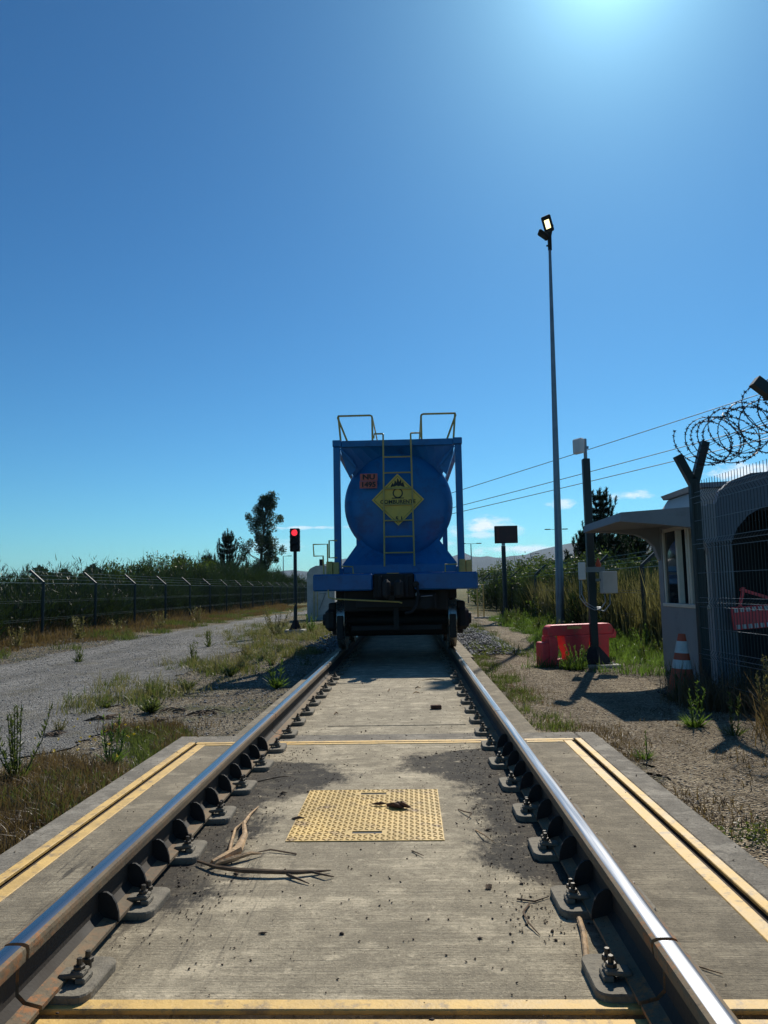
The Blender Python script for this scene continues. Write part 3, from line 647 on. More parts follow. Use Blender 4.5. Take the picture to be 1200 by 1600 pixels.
# ------------------------------------------------------------------ signal, display sign, poles
sg = thing('track_signal', 'small railway signal showing a red light on a dark pole left of the wagon', 'signal', (-3.12, 21.6, -.1))
MB().bb((-.28, -.28, -.1), (.28, .28, .12), .01).build('footing', M['footing'], sg)
b = MB(); b.lathe([(.055, .14), (.052, 2.40)], (0, 0, 0), 'z', 14); b.build('pole', M['greenpost'], sg, True)
b = MB(); b.bb((-.17, -.17, .12), (.17, .17, .14))
for a in range(4): c_, s_ = cos(a*pi/2), sin(a*pi/2); b.add([(c_*.05, s_*.05, .14), (c_*.17, s_*.17, .14), (c_*.05, s_*.05, .42)]+[(c_*.05-s_*.01, s_*.05+c_*.01, .14), (c_*.17-s_*.01, s_*.17+c_*.01, .14), (c_*.05-s_*.01, s_*.05+c_*.01, .42)], [(0, 1, 2), (3, 5, 4), (0, 3, 4, 1), (1, 4, 5, 2), (2, 5, 3, 0)])
b.lathe([(.15, .14), (.06, .40)], (0, 0, 0), 'z', 4); b.build('base_flange', M['black'], sg)
hd = MB().bb((-.14, -.10, 2.38), (.14, .10, 3.06), .02).build('signal_head', M['black'], sg)
MB().lathe([(.001, -.02), (.085, -.01), (.09, .01)], (0, -.112, 2.93), 'y', 20).build('red_lens', M['redlit'], hd, True)
for z in (2.71, 2.50): MB().lathe([(.001, -.02), (.085, -.01), (.09, .01)], (0, -.112, z), 'y', 20).build('dark_lens', M['dark'], hd, True)
for z in (2.93, 2.71, 2.50):
    b = MB(); P = [(cos(rad(a)), sin(rad(a))) for a in range(-20, 201, 20)]
    for i in range(len(P)-1):
        b.add([(.10*P[i][0], -.10, z+.10*P[i][1]), (.10*P[i+1][0], -.10, z+.10*P[i+1][1]), (.10*P[i+1][0], -.20, z+.10*P[i+1][1]-.01), (.10*P[i][0], -.20, z+.10*P[i][1]-.01)], [(0, 1, 2, 3)])
    b.build('visor', M['black'], hd)
for s_ in (-1, 1):
    for z in (2.5, 2.65, 2.8, 2.95): MB().bb((s_*.14, -.05, z), (s_*.155, .0, z+.03)).build('hinge', M['black'], hd)

dp = thing('display_sign', 'dark red unlit display panel on a black pole beside the track', 'sign', (3.72, 27.5, -.1))
MB().bb((-.35, -.35, -.1), (.35, .35, .1), .01).build('footing', M['footing'], dp)
b = MB(); b.lathe([(.085, .1), (.08, 2.75)], (0, 0, 0), 'z', 14); b.build('pole', M['greenpost'], dp, True)
MB().lathe([(.26, .1), (.09, .5)], (0, 0, 0), 'z', 4).build('base_flange', M['black'], dp)
MB().bb((-.06, -.05, 2.76), (.06, .05, 2.85)).build('bracket', M['galv'], dp)
pn = MB().bb((-.31, -.09, 2.85), (.53, .09, 3.49), .01).build('panel', M['black'], dp)
MB().bb((-.28, -.094, 2.88), (.50, -.0905, 3.46)).build('panel_face', M['ledpanel'], pn)
for k in range(9): MB().bb((-.26, -.099, 2.92+k*.06), (.47, -.0945, 2.93+k*.06)).build('led_row', M['ledpanel'], pn)
for k in range(8): MB().bb((-.24, -.103, 2.935+k*.06), (-.15, -.0995, 2.955+k*.06)).build('led_mark', M['dot'], pn)

lp = thing('floodlight_mast', 'tall galvanised lamp mast with a small lit floodlight at its top', 'lamp post', (4.54, 21.7, -.1))
b = MB(); b.tube([(0, 0, 0), (.03, 0, 1.5), (.16, 0, 11.45)], [.125, .118, .042], 16); b.build('mast', M['galv'], lp, True)
MB().lathe([(.2, 0), (.2, .03)], (0, 0, 0), 'z', 4).build('base_plate', M['galv'], lp)
b = MB(); b.lathe([(.06, 11.4), (.065, 11.95), (.05, 12.0)], (.165, 0, 0), 'z', 12); b.bb((.02, -.03, 11.72), (.07, .03, 11.78)); b.bb((.06, -.02, 11.52), (.12, .02, 11.56)); b.build('spigot', M['black'], lp)
Rm = Matrix.Rotation(rad(-22), 3, 'Y') @ Matrix.Rotation(rad(28), 3, 'X')
fl_ = MB().box((.12, -.03, 12.22), (.30, .09, .50), Rm, .03).build('floodlight', M['black'], lp)
MB().box(Vector((.12, -.03, 12.22))+Rm @ Vector((-.02, -.047, .0)), (.15, .008, .26), Rm).build('lit_panel', M['lit'], fl_)
MB().box((-.02, -.02, 11.88), (.36, .30, .10), Matrix.Rotation(rad(38), 3, 'Y'), .03).bar((.0, 0, 11.85), (.16, 0, 11.9), .06).build('floodlight', M['black'], lp)
MB().bar((.2, 0, 11.85), (.28, 0, 12.2), .05).build('bracket', M['black'], lp)

cpn = thing('camera_pole', 'black square pole with white antenna on top and two equipment boxes, behind the red barrier', 'pole', (3.03, 11.6, -.1))
MB().bb((-.32, -.30, -.1), (.32, .30, .05), .01).build('footing', M['footing'], cpn)
MB().bb((-.055, -.055, .07), (.055, .055, 3.22), .006).build('pole', M['greenpost'], cpn)
b = MB(); b.bb((-.20, -.20, .052), (.20, .20, .068)); b.lathe([(.27, .07), (.075, .30)], (0, 0, 0), 'z', 4); b.build('base_flange', M['black'], cpn)
b = MB(); b.lathe([(.028, 3.2), (.028, 3.54)], (.0, 0, 0), 'z', 10); b.bb((-.05, -.02, 3.38), (.05, .02, 3.42)); b.build('antenna_stub', M['galv'], cpn)
an = MB().box((-.11, -.03, 3.42), (.09, .20, .24), Matrix.Rotation(rad(30), 3, 'Z'), .02).build('antenna', M['whitebox'], cpn)
MB().box((-.15, -.05, 1.46), (.11, .12, .27), Matrix.Rotation(rad(-12), 3, 'Z'), .01).build('white_box', M['whitebox'], cpn)
bx = MB().box((.245, -.06, 1.28), (.22, .16, .34), Matrix.Rotation(rad(14), 3, 'Z'), .008).build('equipment_box', M['greybox'], cpn)
MB().box((.245-.02, -.147, 1.28), (.19, .006, .30), Matrix.Rotation(rad(14), 3, 'Z'), .002).build('box_door', M['greybox'], bx)
MB().bb((-.09, -.06, 1.44), (.20, -.03, 1.52)).bb((.05, -.06, 1.30), (.14, -.03, 1.34)).build('bracket', M['galv'], cpn)
MB().lathe([(.035, 1.52), (.045, 1.56), (.02, 1.62), (.004, 1.66)], (.11, -.03, 0), 'z', 10).build('beacon', M['orange'], cpn, True)
for pts in ([(-.16, -.05, 1.32), (-.17, -.06, 1.10), (-.12, -.08, .98), (0, -.1, .90), (.10, -.1, .90)], [(.18, -.05, 1.10), (.18, -.08, .98), (.10, -.10, .88), (0, -.10, .86)], [(.26, -.05, 1.10), (.25, -.08, .95), (.15, -.11, .84), (.0, -.11, .88)], [(-.19, -.05, 1.32), (-.20, -.06, 1.05), (-.12, -.1, .93), (0, -.12, .86)]):
    MB().tube(pts, .009, 6).build('conduit', M['galv'], cpn, True)

# ------------------------------------------------------------------ plastic barrier
ba = thing('road_barrier', 'red water-filled plastic road barrier with a yellow sticker standing in the weeds', 'barrier', (2.2, 11.62, -.1), rad(22)); ba.scale = (1.07, 1, 1.06)
b = MB()
def rr(x0, z0, x1, z1, r, corners):
    P = []
    for (cx, cz, a0, on) in ((x1-r, z1-r, 0, corners[1]), (x0+r, z1-r, 90, corners[0]), (x0+r, z0+r, 180, 0), (x1-r, z0+r, 270, 0)):
        if on: P += [(cx+r*cos(rad(a0+t)), cz+r*sin(rad(a0+t))) for t in (0, 22, 45, 68, 90)]
        else: P.append({0: (x1, z1), 90: (x0, z1), 180: (x0, z0), 270: (x1, z0)}[a0])
    return P
b.prism(rr(.10, .44, 1.22, .60, .09, (1, 1)), 'y', -.09, .09)          # top beam
b.prism([(.10, .0), (.22, .0), (.22, .12), (.24, .20), (.24, .36), (.21, .44), (.10, .44)], 'y', -.12, .12)
b.prism([(.36, .44), (.37, .30), (.43, .16), (.43, .0), (.72, .0), (.72, .16), (.77, .30), (.78, .44)], 'y', -.12, .12)
b.prism([(.90, .44), (.91, .30), (.96, .16), (.96, .0), (1.10, .0), (1.12, .38), (1.24, .38), (1.26, .46), (1.22, .52), (1.20, .44)], 'y', -.12, .12)
b.bb((.22, -.12, .0), (.43, .12, .10)); b.bb((.72, -.12, .0), (.96, .12, .10))
b.prism(rr(-.01, .0, .098, .36, .03, (1, 1)), 'y', -.10, .10)
bo = b.build('barrier_body', M['red'], ba); md = bo.modifiers.new('bevel', 'BEVEL'); md.width = .012; md.segments = 2; md.limit_method = 'ANGLE'
MB().bb((.42, -.095, .535), (.66, -.0905, .575)).build('sticker', M['yplate'], ba)
MB().bb((.16, -.35, -.02), (.34, -.16, .012), .004).build('weight_foot', M['white'], ba)

# ------------------------------------------------------------------ cone
cn_ = thing('traffic_cone', 'faded orange traffic cone with two white bands leaning by the guard booth wall', 'traffic cone', (3.22, 8.5, -.1))
b = MB(); b.lathe([(.195, .04), (.18, .07), (.066, .46+.05)], (0, 0, 0), 'z', 28)
b = MB(); rr_ = lambda z: .155-.125*(z-.04)/.68
def seg(z0, z1, e=0): return [(rr_(z0)+e, z0), (rr_(z1)+e, z1)]
MB().lathe([(.17, .035)]+seg(.05, .30), (0, 0, 0), 'z', 28).build('lower_body', M['orange'], cn_, True)
MB().lathe(seg(.30, .395, .003), (0, 0, 0), 'z', 28).build('white_band', M['white'], cn_, True)
MB().lathe(seg(.395, .47), (0, 0, 0), 'z', 28).build('middle_body', M['orange'], cn_, True)
MB().lathe(seg(.47, .60, .003), (0, 0, 0), 'z', 28).build('white_band', M['white'], cn_, True)
MB().lathe(seg(.60, .68), (0, 0, 0), 'z', 28).build('tip', M['orange'], cn_, True)
MB().bb((-.20, -.20, .0), (.20, .20, .034), .02).build('base', M['black'], cn_)
cn_.rotation_euler = (rad(1), rad(2.5), rad(12))

# ------------------------------------------------------------------ guard booth
bt = thing('guard_booth', 'grey guard booth with an arched canopy and a side window, right of the track', 'booth', (3.87, 9.1, -.1))
L_ = 1.9; W_ = 2.3; HH = 2.20
b = MB()   # long wall facing the track with the window opening; wall 10 cm thick
wy0, wy1, wz0, wz1 = .12, 1.72, .97, 2.02
b.bb((0, 0, 0), (.10, L_, wz0)); b.bb((0, 0, wz1), (.10, L_, HH)); b.bb((0, wy1, wz0+.001), (.10, L_, wz1-.001)); b.bb((0, 0, wz0+.001), (.10, wy0, wz1-.001)); b.build('side_wall', M['booth'], bt)
MB().bb((.101, L_-.1, 0), (W_, L_, HH)).bb((W_-.1, .1, 0), (W_, L_-.101, HH)).build('wall', M['booth'], bt)
# near end wall with an arched opening
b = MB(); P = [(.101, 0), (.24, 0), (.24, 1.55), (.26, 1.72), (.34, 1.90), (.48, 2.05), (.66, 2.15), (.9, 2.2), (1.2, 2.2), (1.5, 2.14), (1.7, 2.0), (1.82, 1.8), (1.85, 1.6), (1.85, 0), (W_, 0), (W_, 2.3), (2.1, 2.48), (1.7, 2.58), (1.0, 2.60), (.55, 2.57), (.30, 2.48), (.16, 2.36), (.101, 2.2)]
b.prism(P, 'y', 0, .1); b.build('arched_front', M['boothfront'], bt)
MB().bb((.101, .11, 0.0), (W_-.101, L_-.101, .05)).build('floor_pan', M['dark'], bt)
MB().bb((.105, L_-.16, .06), (W_-.11, L_-.102, HH-.01)).bb((W_-.16, .12, .06), (W_-.11, L_-.17, HH-.01)).bb((.105, .115, HH-.08), (W_-.11, L_-.17, HH-.012)).build('shade_liner', M['dark'], bt)  # dark boxes added inside, interior shade put into their colour
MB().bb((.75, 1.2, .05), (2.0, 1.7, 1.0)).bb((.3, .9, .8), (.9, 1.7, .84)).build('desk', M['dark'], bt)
b = MB(); b.prism([(.0, HH+.002), (W_, HH+.002), (W_-.15, 2.52), (.18, 2.46)], 'y', .55, L_-.02); b.build('roof', M['roof'], bt)
MB().prism([(.14, 2.47), (W_-.1, 2.53), (W_-.1, 2.60), (.10, 2.53)], 'y', .50, L_+.04).build('roof_cap', M['booth'], bt)
# canopy with curved brackets at both ends
Pc = [(0.002, HH-.02), (-1.05, HH-.08), (-1.07, HH-.19), (-.60, HH-.205), (-.33, HH-.24), (-.18, HH-.31), (-.08, HH-.42), (-.02, HH-.60), (-.002, HH-.62)]
b = MB(); b.prism(Pc, 'y', L_-.12, L_); b.build('canopy_bracket', M['booth'], bt)
Pn = [(0.002, HH-.02), (-1.05, HH-.08), (-1.07, HH-.19), (-.60, HH-.235), (-.22, HH-.28), (-.12, HH-.33), (-.05, HH-.48), (-.002, HH-.62)]
MB().prism(Pn, 'y', 0, .12).build('canopy_bracket', M['booth'], bt)
MB().prism([(-.001, HH-.021), (-1.05, HH-.081), (-1.068, HH-.185), (-.6, HH-.17), (-.001, HH-.14)], 'y', .121, L_-.121).build('canopy', M['booth'], bt)
# window: sliding panes in cream frames
wd = MB().bb((-.02, wy0-.02, wz0-.05), (.13, wy1+.02, wz0-.002), .004).build('window', M['alu'], bt)
MB().bb((.02, wy0, wz1-.05), (.08, wy1, wz1)).build('frame', M['alu'], wd)
for y in (wy0, .68, .76, 1.12, wy1-.07): MB().bb((.005, y, wz0), (.075, y+.06, wz1-.052), .003).build('frame', M['alu'], wd)
for y0, y1, x in ((wy0+.061, .679, .05), (1.181, wy1-.071, .03)): MB().bb((x, y0, wz0), (x+.006, y1, wz1-.052)).build('pane', M['glass'], wd)
# ribbed sheet beside the door opening, and the striped board inside
b = MB()
for k in range(7): b.bb((.02+k*.033, -.055, .02), (.02+k*.033+.018, -.005, 1.75))
b.build('ribbed_sheet', M['rib'], bt)
sb = thing('striped_board', 'red and white striped barrier board leaning in the booth doorway behind the mesh', 'barrier board', (4.02, 8.92, .55))
b = MB(); b.bb((0, 0, .03), (1.1, .03, .30), .005); b.bar((.1, .015, .28), (.18, .015, .52), .03); b.bar((.14, .015, .50), (.62, .015, .30), .035); b.build('board', M['red'], sb).rotation_euler = (0, rad(-4), 0)
for zz in (.04, .235):
    for k in range(15):
        o = MB().bb((.03+k*.07, -.004, zz), (.03+k*.07+.042, -.001, zz+.05)).build('white_stripe', M['white'], sb); o.rotation_euler = (0, rad(-4), 0)
MB().bb((.05, .0, -.65), (.09, .04, .03)).bb((1.0, .0, -.65), (1.04, .04, .03)).build('stand', M['black'], sb)

# ------------------------------------------------------------------ near mesh fence with razor wire
nf = thing('mesh_fence', 'tall welded mesh fence with Y post and razor wire coils in front of the booth', 'fence', (3.46, 8.42, -.1))
DXY = -.06          # the fence drifts right towards the camera
def fx(y): return -DXY*0-(y)*.06
for py in (0, -2.52, -5.04):
    p = MB().bb((-.05, -.05, 0), (.05, .05, 2.42), .01).build('post', M['greenpost'], nf); p.location = (fx(py), py, 0)
    for dx, dz in ((-.165, .35), (.155, .50)):
        k_ = 1.0 if py == 0 else 1.9
        q = MB().bar((0, 0, 2.34), (dx*(1 if py == 0 else (3.6 if dx < 0 else 1.0)), 0, 2.34+dz*(1 if py == 0 else (1.45 if dx < 0 else 1))), .085).build('post_arm', M['greenpost'], nf); q.location = (fx(py), py, 0)
zf = [(.05, 0), (.42, 0), (.47, .035), (.52, 0), (.98, 0), (1.03, .035), (1.08, 0), (1.62, 0), (1.67, .035), (1.72, 0), (2.13, 0), (2.19, .035), (2.25, -.01), (2.37, -.01)]
for bay in range(2):
    y0 = -bay*2.52-.06; b = MB()
    for k in range(41):
        y = y0-k*.06; b.tube([(fx(y)-.03-q[1], y, q[0]) for q in zf], .0032, 4, False)
    tag(b.build('mesh_wire', M['wire'], nf), kind='stuff')
    for z, o_ in ((.18, 0), (.42, 0), (.47, .035), (.52, 0), (.75, 0), (.98, 0), (1.03, .035), (1.08, 0), (1.35, 0), (1.62, 0), (1.67, .035), (1.72, 0), (1.93, 0), (2.13, 0), (2.19, .035), (2.25, -.01)):
        MB().tube([(fx(y0)-.037-o_, y0+.02, z), (fx(y0-2.42)-.037-o_, y0-2.42, z)], .0034, 4).build('horizontal_wire', M['galv'], nf)
def coil(r, pitch, y0, y1, zc, ph, hand, seed, dx=0):
    rg = random.Random(seed); b = MB(); n = int((y0-y1)/pitch*28); pts = []
    for i in range(n+1):
        t = i/28*2*pi*hand+ph; y = y0-(y0-y1)*i/n; rj = r*(1+.10*sin(t*.37+seed)); zz = zc+.05*sin(y*3+seed)
        pts.append(Vector((fx(y)+dx+rj*cos(t)+.03*sin(t*.21), y+.10*sin(t), zz+rj*sin(t))))
    b.tube(pts, .005, 4)
    for i in range(0, n, 1):
        for h_ in (.0, .5):
            p = pts[i].lerp(pts[i+1], h_); d = (pts[i+1]-pts[i]).normalized(); s_ = d.orthogonal().normalized()
            s_.rotate(Matrix.Rotation(rg.uniform(0, 6.28), 3, d)); t2 = d.cross(s_)
            if h_ == 0: b.add([p-d*.022-s_*.022, p+d*.012, p+d*.022+s_*.022, p-d*.012, p-d*.022+s_*.022+t2*.009, p+d*.022-s_*.022-t2*.009], [(0, 1, 2, 3), (4, 1, 5, 3)])
    tag(b.build('razor_wire_coil', M['razor'], nf), kind='stuff')
coil(.265, .30, -.12, -2.9, 2.78, 2.6, 1, 1, .02); coil(.25, .34, -.2, -2.9, 2.76, .4, -1, 2, .05)
coil(.17, .9, -.5, -2.9, 2.85, 1.0, 1, 3, .16)
for dx, z in ((-.15, 2.66), (.14, 2.80), (.0, 2.52), (.1, 2.62)): MB().tube([(dx+fx(0), 0, z), (dx+fx(-2.6)-(.3 if dx < 0 else 0)*0, -2.6, z)], .003, 4).build('barbed_strand', M['razor'], nf)

# ------------------------------------------------------------------ long boundary fences
post_me = MB().lathe([(.045, 0), (.045, 1.62)], (0, 0, 0), 'z', 8).bar((0, 0, 1.60), (-.40, 0, 1.95), .06).mesh('fence_post', M['greenpost'])
def wires(L, n, zs, r):
    b = MB()
    for z in zs: b.tube([(0, 0, z), (0, L, z)], r, 4)
    return b
def bay_mesh(L, h, step=.10):
    b = MB()
    for k in range(int(L/step)): b.tube([(0, .05+k*step, .05), (0, .05+k*step, h)], .0032, 3, False)
    return b.mesh('mesh_wire', M['wire'])
BAY = 3.5
def boundary(name, label, x, ys_, side, dh=0.0):
    t = thing(name, label, 'fence', (x, ys_[0], -.1))
    bm_ = bay_mesh(BAY, 1.6); hw_ = {}
    for i, y in enumerate(ys_):
        p = link('post', post_me, t, (0, y-ys_[0], 0)); p.scale = (side, 1, 1+dh*i)
        if i+1 < len(ys_):
            L = ys_[i+1]-y
            o = link('mesh_wire', bm_, t, (0, y-ys_[0], 0), kind='stuff'); o.scale = (1, L/BAY, 1)
            for j, (z, dx) in enumerate([(.12, 0), (.55, 0), (.60, 0), (1.05, 0), (1.10, 0), (1.58, 0), (1.70, -.12), (1.81, -.25), (1.92, -.38)]):
                r = .006 if z < 1.6 else .004
                if j not in hw_: hw_[j] = MB().tube([(0, 0, 0), (0, BAY, 0)], r, 4).mesh('line_wire', M['galv'] if z > 1.4 else M['wire'])
                q = link('line_wire', hw_[j], t, (dx*side, y-ys_[0], z*(1+dh*i))); q.scale = (1, L/BAY, 1)
    return t
boundary('boundary_fence', 'long green mesh fence with slanted post tops along the left of the gravel road', -10.1, [13.6+BAY*k for k in range(19)], 1)
t = boundary('boundary_fence', 'dark mesh fence with slanted post tops in front of the bushes on the right', 4.95, [12.1, 15.25, 19.3, 28.1, 34.6, 41, 47.6, 54, 60.5], -1, .015)

# ------------------------------------------------------------------ vegetation
def blob_pts(n, rx, ry, rz, rng, shell=.55):
    d = rng.normal(size=(n, 3)); d /= np.linalg.norm(d, axis=1)[:, None]; r = rng.uniform(shell, 1, n)**.6
    return d*r[:, None]*np.array([rx, ry, rz])
def broom_mesh(seed, h, w_, n=5600):
    rng = np.random.default_rng(seed)
    a = rng.uniform(0, 2*pi, n); rr0 = np.sqrt(rng.random(n))*w_; x, y = rr0*np.cos(a), rr0*np.sin(a)
    lump = 1+.18*np.sin(a*3+seed)+.12*np.sin(a*7+2*seed)
    top = h*(1-.45*(rr0/w_)**2)*lump*rng.uniform(.85, 1.12, n); z = rng.random(n)**.7*top
    D = np.stack([x*.5/w_+rng.normal(0, .38, n), y*.5/w_+rng.normal(0, .38, n), np.ones(n)], 1)
    V, F, r = blades(np.stack([x, y, z], 1), rng.uniform(.14, .38, n), rng.uniform(.02, .036, n), .25, rng, D)
    # a few long shoots above the mass
    k = 16; a = rng.uniform(0, 2*pi, k); r1 = np.sqrt(rng.random(k))*w_*.7
    D2 = np.stack([rng.normal(0, .10, k), rng.normal(0, .10, k), np.ones(k)], 1)
    p2 = blades(np.stack([r1*np.cos(a), r1*np.sin(a), np.full(k, h*.75)], 1), rng.uniform(.3, .7, k)*h*.40, rng.uniform(.025, .04, k), .1, rng, D2)
    return npmesh('broom_foliage', *join((V, F, r), p2)[:2], M['broom'], join((V, F, r), p2)[2])
def leafy_mesh(seed, h, w_, mt, n=5200, ls=.09, lumps=14, name='bush_foliage', wild=.4):
    rng = np.random.default_rng(seed); P = []
    for k in range(lumps):
        a = rng.uniform(0, 2*pi); r = rng.uniform(0, .75)*w_; z = rng.uniform(.18, .85)*h*(1-.35*(r/w_)**2); s_ = rng.uniform(.25, .5)*w_
        P.append(blob_pts(n//lumps, s_, s_, s_*.8, rng, .3)+np.array([r*cos(a), r*sin(a), z]))
    P = np.concatenate(P); P += rng.normal(0, .05, P.shape); P = P[P[:, 2] > 0.02]
    q = leaves(P, rng.uniform(ls*.6, ls*1.4, len(P)), rng, .2, .6)
    k = int(220*wild); B = P[rng.integers(0, len(P), k)]; B = B[B[:, 2] > h*.5]
    sh = blades(B, rng.uniform(.2, .5, len(B)), np.full(len(B), .02), .3, rng)
    V, F, r = join(q, sh); return npmesh(name, V, F, mt, r)
def stems_mesh(seed, h, w_, k=9, r=.02):
    rg = random.Random(seed); b = MB()
    for i in range(k):
        a = rg.uniform(0, 6.28); q = rg.uniform(.1, .6)*w_
        b.tube([(cos(a)*.08, sin(a)*.08, 0), (cos(a)*q*.5, sin(a)*q*.5, h*.35), (cos(a)*q, sin(a)*q, h*.7)], [r, r*.7, r*.3], 5)
    return b.mesh('stem', M['bark'])
brooms = [(broom_mesh(11+i, 2.3, 1.55), stems_mesh(i, 2.2, 1.3)) for i in range(4)]
def put_shrub(kind, pair, x, y, s, label, cat, group, sz=None):
    t = thing(kind, label, cat, (x, y, -.12), random.uniform(0, 6.28), group); t.scale = (s, s, sz or s)
    link('foliage', pair[0], t); link('stem', pair[1], t); return t
def top_left(y): return float(np.interp(y, [12, 24, 34, 42, 50, 60, 80], [1.72, 2.0, 2.45, 2.95, 3.3, 3.35, 3.2]))
lab = 'broom shrub in the dark green thicket behind the left boundary fence'
y = 14.0; i = 0
while y < 84:
    for row, xx in enumerate((-11.95, -14.3)):
        h = top_left(y)*random.uniform(.86, 1.05)*(1 if row else .82); s_ = random.uniform(.95, 1.15)
        put_shrub('broom_shrub', brooms[i % 4], xx+random.uniform(-.3, .3), y+random.uniform(-.4, .4)+row*.9, s_, lab, 'shrub', 'broom shrubs behind the left fence', h/2.3); i += 1
    y += 1.75+y*.012
# leafy clumps rising out of the thicket
bushL = [(leafy_mesh(31+i, 2.2, 1.5, M['bush'], 7000, .085), stems_mesh(40+i, 2, 1.2)) for i in range(3)]
for x, y, s_, h in [(-13.6, 34, 1.0, 2.7), (-13.4, 39, 1.2, 3.3), (-13.8, 44.5, 1.5, 3.6), (-13.2, 50, 1.3, 3.4), (-12.6, 57, 1.2, 3.1)]:
    put_shrub('leafy_bush', random.choice(bushL), x, y, s_, {34: 'low leafy bush nearest the camera above the left broom thicket', 39: 'leafy bush above the left thicket below the first spiky pine top', 44.5: 'tallest rounded leafy bush of the left thicket', 50: 'leafy bush in the left thicket in front of the pointed pine', 57: 'farthest leafy bush of the left thicket at the foot of the eucalyptus'}[y], 'bush', 'leafy bushes above the left thicket', h/2.2)
# right hand bushes
for x, y, s_, h, l in [(6.5, 46, 1.6, 2.9, 0), (6.3, 38, 1.4, 2.7, 0), (6.3, 32, 1.25, 2.45, 0), (6.2, 27, 1.15, 2.2, 0), (6.6, 53, 1.6, 2.9, 0), (7.6, 30, 1.4, 2.6, 0), (7.8, 24, 1.2, 2.0, 0)]:
    put_shrub('leafy_bush', random.choice(bushL), x, y, s_, {46: 'tall leafy bush behind the right fence beside the display sign', 38: 'sunlit leafy bush right of the display sign pole', 32: 'yellow green leafy bush left of the tall lamp mast', 27: 'leafy bush directly behind the lamp mast', 53: 'farthest leafy bush behind the right fence near the wagon', 30: 'leafy bush between the lamp mast and the camera pole, set back', 24: 'leafy bush behind the camera pole boxes'}[y], 'bush', 'leafy bushes behind the right fence', h/2.2)
for x, y, s_, h in [(6.1, 23.5, .9, 1.9), (6.0, 20.8, .9, 1.75), (6.2, 18.2, .9, 1.7), (6.4, 16.2, .85, 1.65), (6.0, 35, 1.0, 2.0), (5.9, 30, .9, 1.8), (5.9, 41, 1.1, 2.1), (7.4, 19.5, 1.0, 1.8), (7.4, 16.6, 1.0, 1.75)]:
    put_shrub('broom_shrub', random.choice(brooms), x, y, s_, 'dark broom shrub close behind the right fence', 'shrub', 'broom shrubs behind the right fence', h/2.3)

def pine_mesh(seed, h, w_, upturn=.7, dens=1.0, spread=1.0):
    """young pine: leader, whorls of upturned branches with bottle-brush needles"""
    rng = np.random.default_rng(seed); rg = random.Random(seed); tb = MB(); parts = []
    tb.tube([(0, 0, 0), (rg.uniform(-.05, .05)*h, 0, h*.5), (0, 0, h)], [h*.022, h*.013, .012], 7)
    z = h*.10
    segs = [((0, 0, h*.86), (0, 0, h))]
    while z < h*.93:
        f = (z/h); L = w_*(1-f)**.85*rg.uniform(.6, 1.15)+.05*h; k = rg.randint(5, 7); a0 = rg.uniform(0, 6.28)
        for i in range(k):
            a = a0+i*6.283/k+rg.uniform(-.3, .3); l = L*rg.uniform(.7, 1.12)
            p0 = (0, 0, z); p1 = (cos(a)*l*.6, sin(a)*l*.6, z+l*.12); p2 = (cos(a)*l*.92, sin(a)*l*.92, z+l*(.25+.35*upturn)); p3 = (cos(a)*l*.98, sin(a)*l*.98, z+l*(.35+.75*upturn))
            tb.tube([p0, p1, p2, p3], [.02*h*.16+.012, .014, .010, .006], 4, False)
            segs += [(p1, p2), (p2, p3), (tuple(np.array(p0)*.4+np.array(p1)*.6), p1)]
            for q in range(3):
                t = rg.uniform(.3, .9); bs = np.array(p0)*(1-t)+np.array(p1)*t; aa = a+rg.choice((-1, 1))*rg.uniform(.5, .9); ll = l*.38*rg.uniform(.6, 1.1)
                e = bs+np.array([cos(aa)*ll*.7, sin(aa)*ll*.7, ll*(.3+.6*upturn)]); segs.append((tuple(bs), tuple(e)))
        z += h*rg.uniform(.045, .075)
    for a, b_ in segs:
        a, b_ = np.array(a), np.array(b_); L = np.linalg.norm(b_-a); n = int((26+60*L)*dens); t = rng.random(n)[:, None]
        P = a*(1-t)+b_*t; d = (b_-a)/max(L, .01); D = d[None]*.9+rng.normal(0, .55, (n, 3))
        parts.append(blades(P, rng.uniform(.10, .18, n)*spread, np.full(n, .024*spread), .1, rng, D))
    V, F, r = join(*parts); return npmesh('pine_needles', V, F, M['pine'], r), tb.mesh('trunk', M['bark'])
P1 = pine_mesh(3, 6.6, 1.5, .9, 1.4, 1.3); P2 = pine_mesh(8, 5.0, 1.5, .9, 1.5, 1.3); P3 = pine_mesh(15, 6.0, 1.9, .8, 1.3, 1.4)
def pine(pair, x, y, s, label, rz=0, sz=None):
    t = thing('pine_tree', label, 'pine tree', (x, y, -.15), rz); t.scale = (s, s, sz or s); link('crown', pair[0], t); link('trunk', pair[1], t)
pine(P3, -14.6, 60, .95, 'dark young pine with a pointed top left of the tall eucalyptus', 0, 1.06)
pine(P2, -16.2, 60, .9, 'small pine with upright shoots just above the left thicket', 1, .88)
pine(P2, -18.6, 60, .95, 'spiky pine top poking over the highest part of the left thicket', 2, .86)
pine(P1, 10.6, 40, .98, 'tallest pine behind the guard booth canopy with pointed leader', .5)
pine(P2, 12.1, 40, 1.15, 'bushy pine at the right behind the booth canopy', 1.5, .98)
pine(P2, 9.3, 38.5, .85, 'dark pine between the lamp mast and the camera pole', 2.7, .85)
pine(P3, 10.2, 36.5, .9, 'broad dark pine low behind the camera pole', 3.6, .66)
pine(P3, 11.6, 37, .9, 'wide dark pine under the canopy line beside the booth', 5.0, .62)

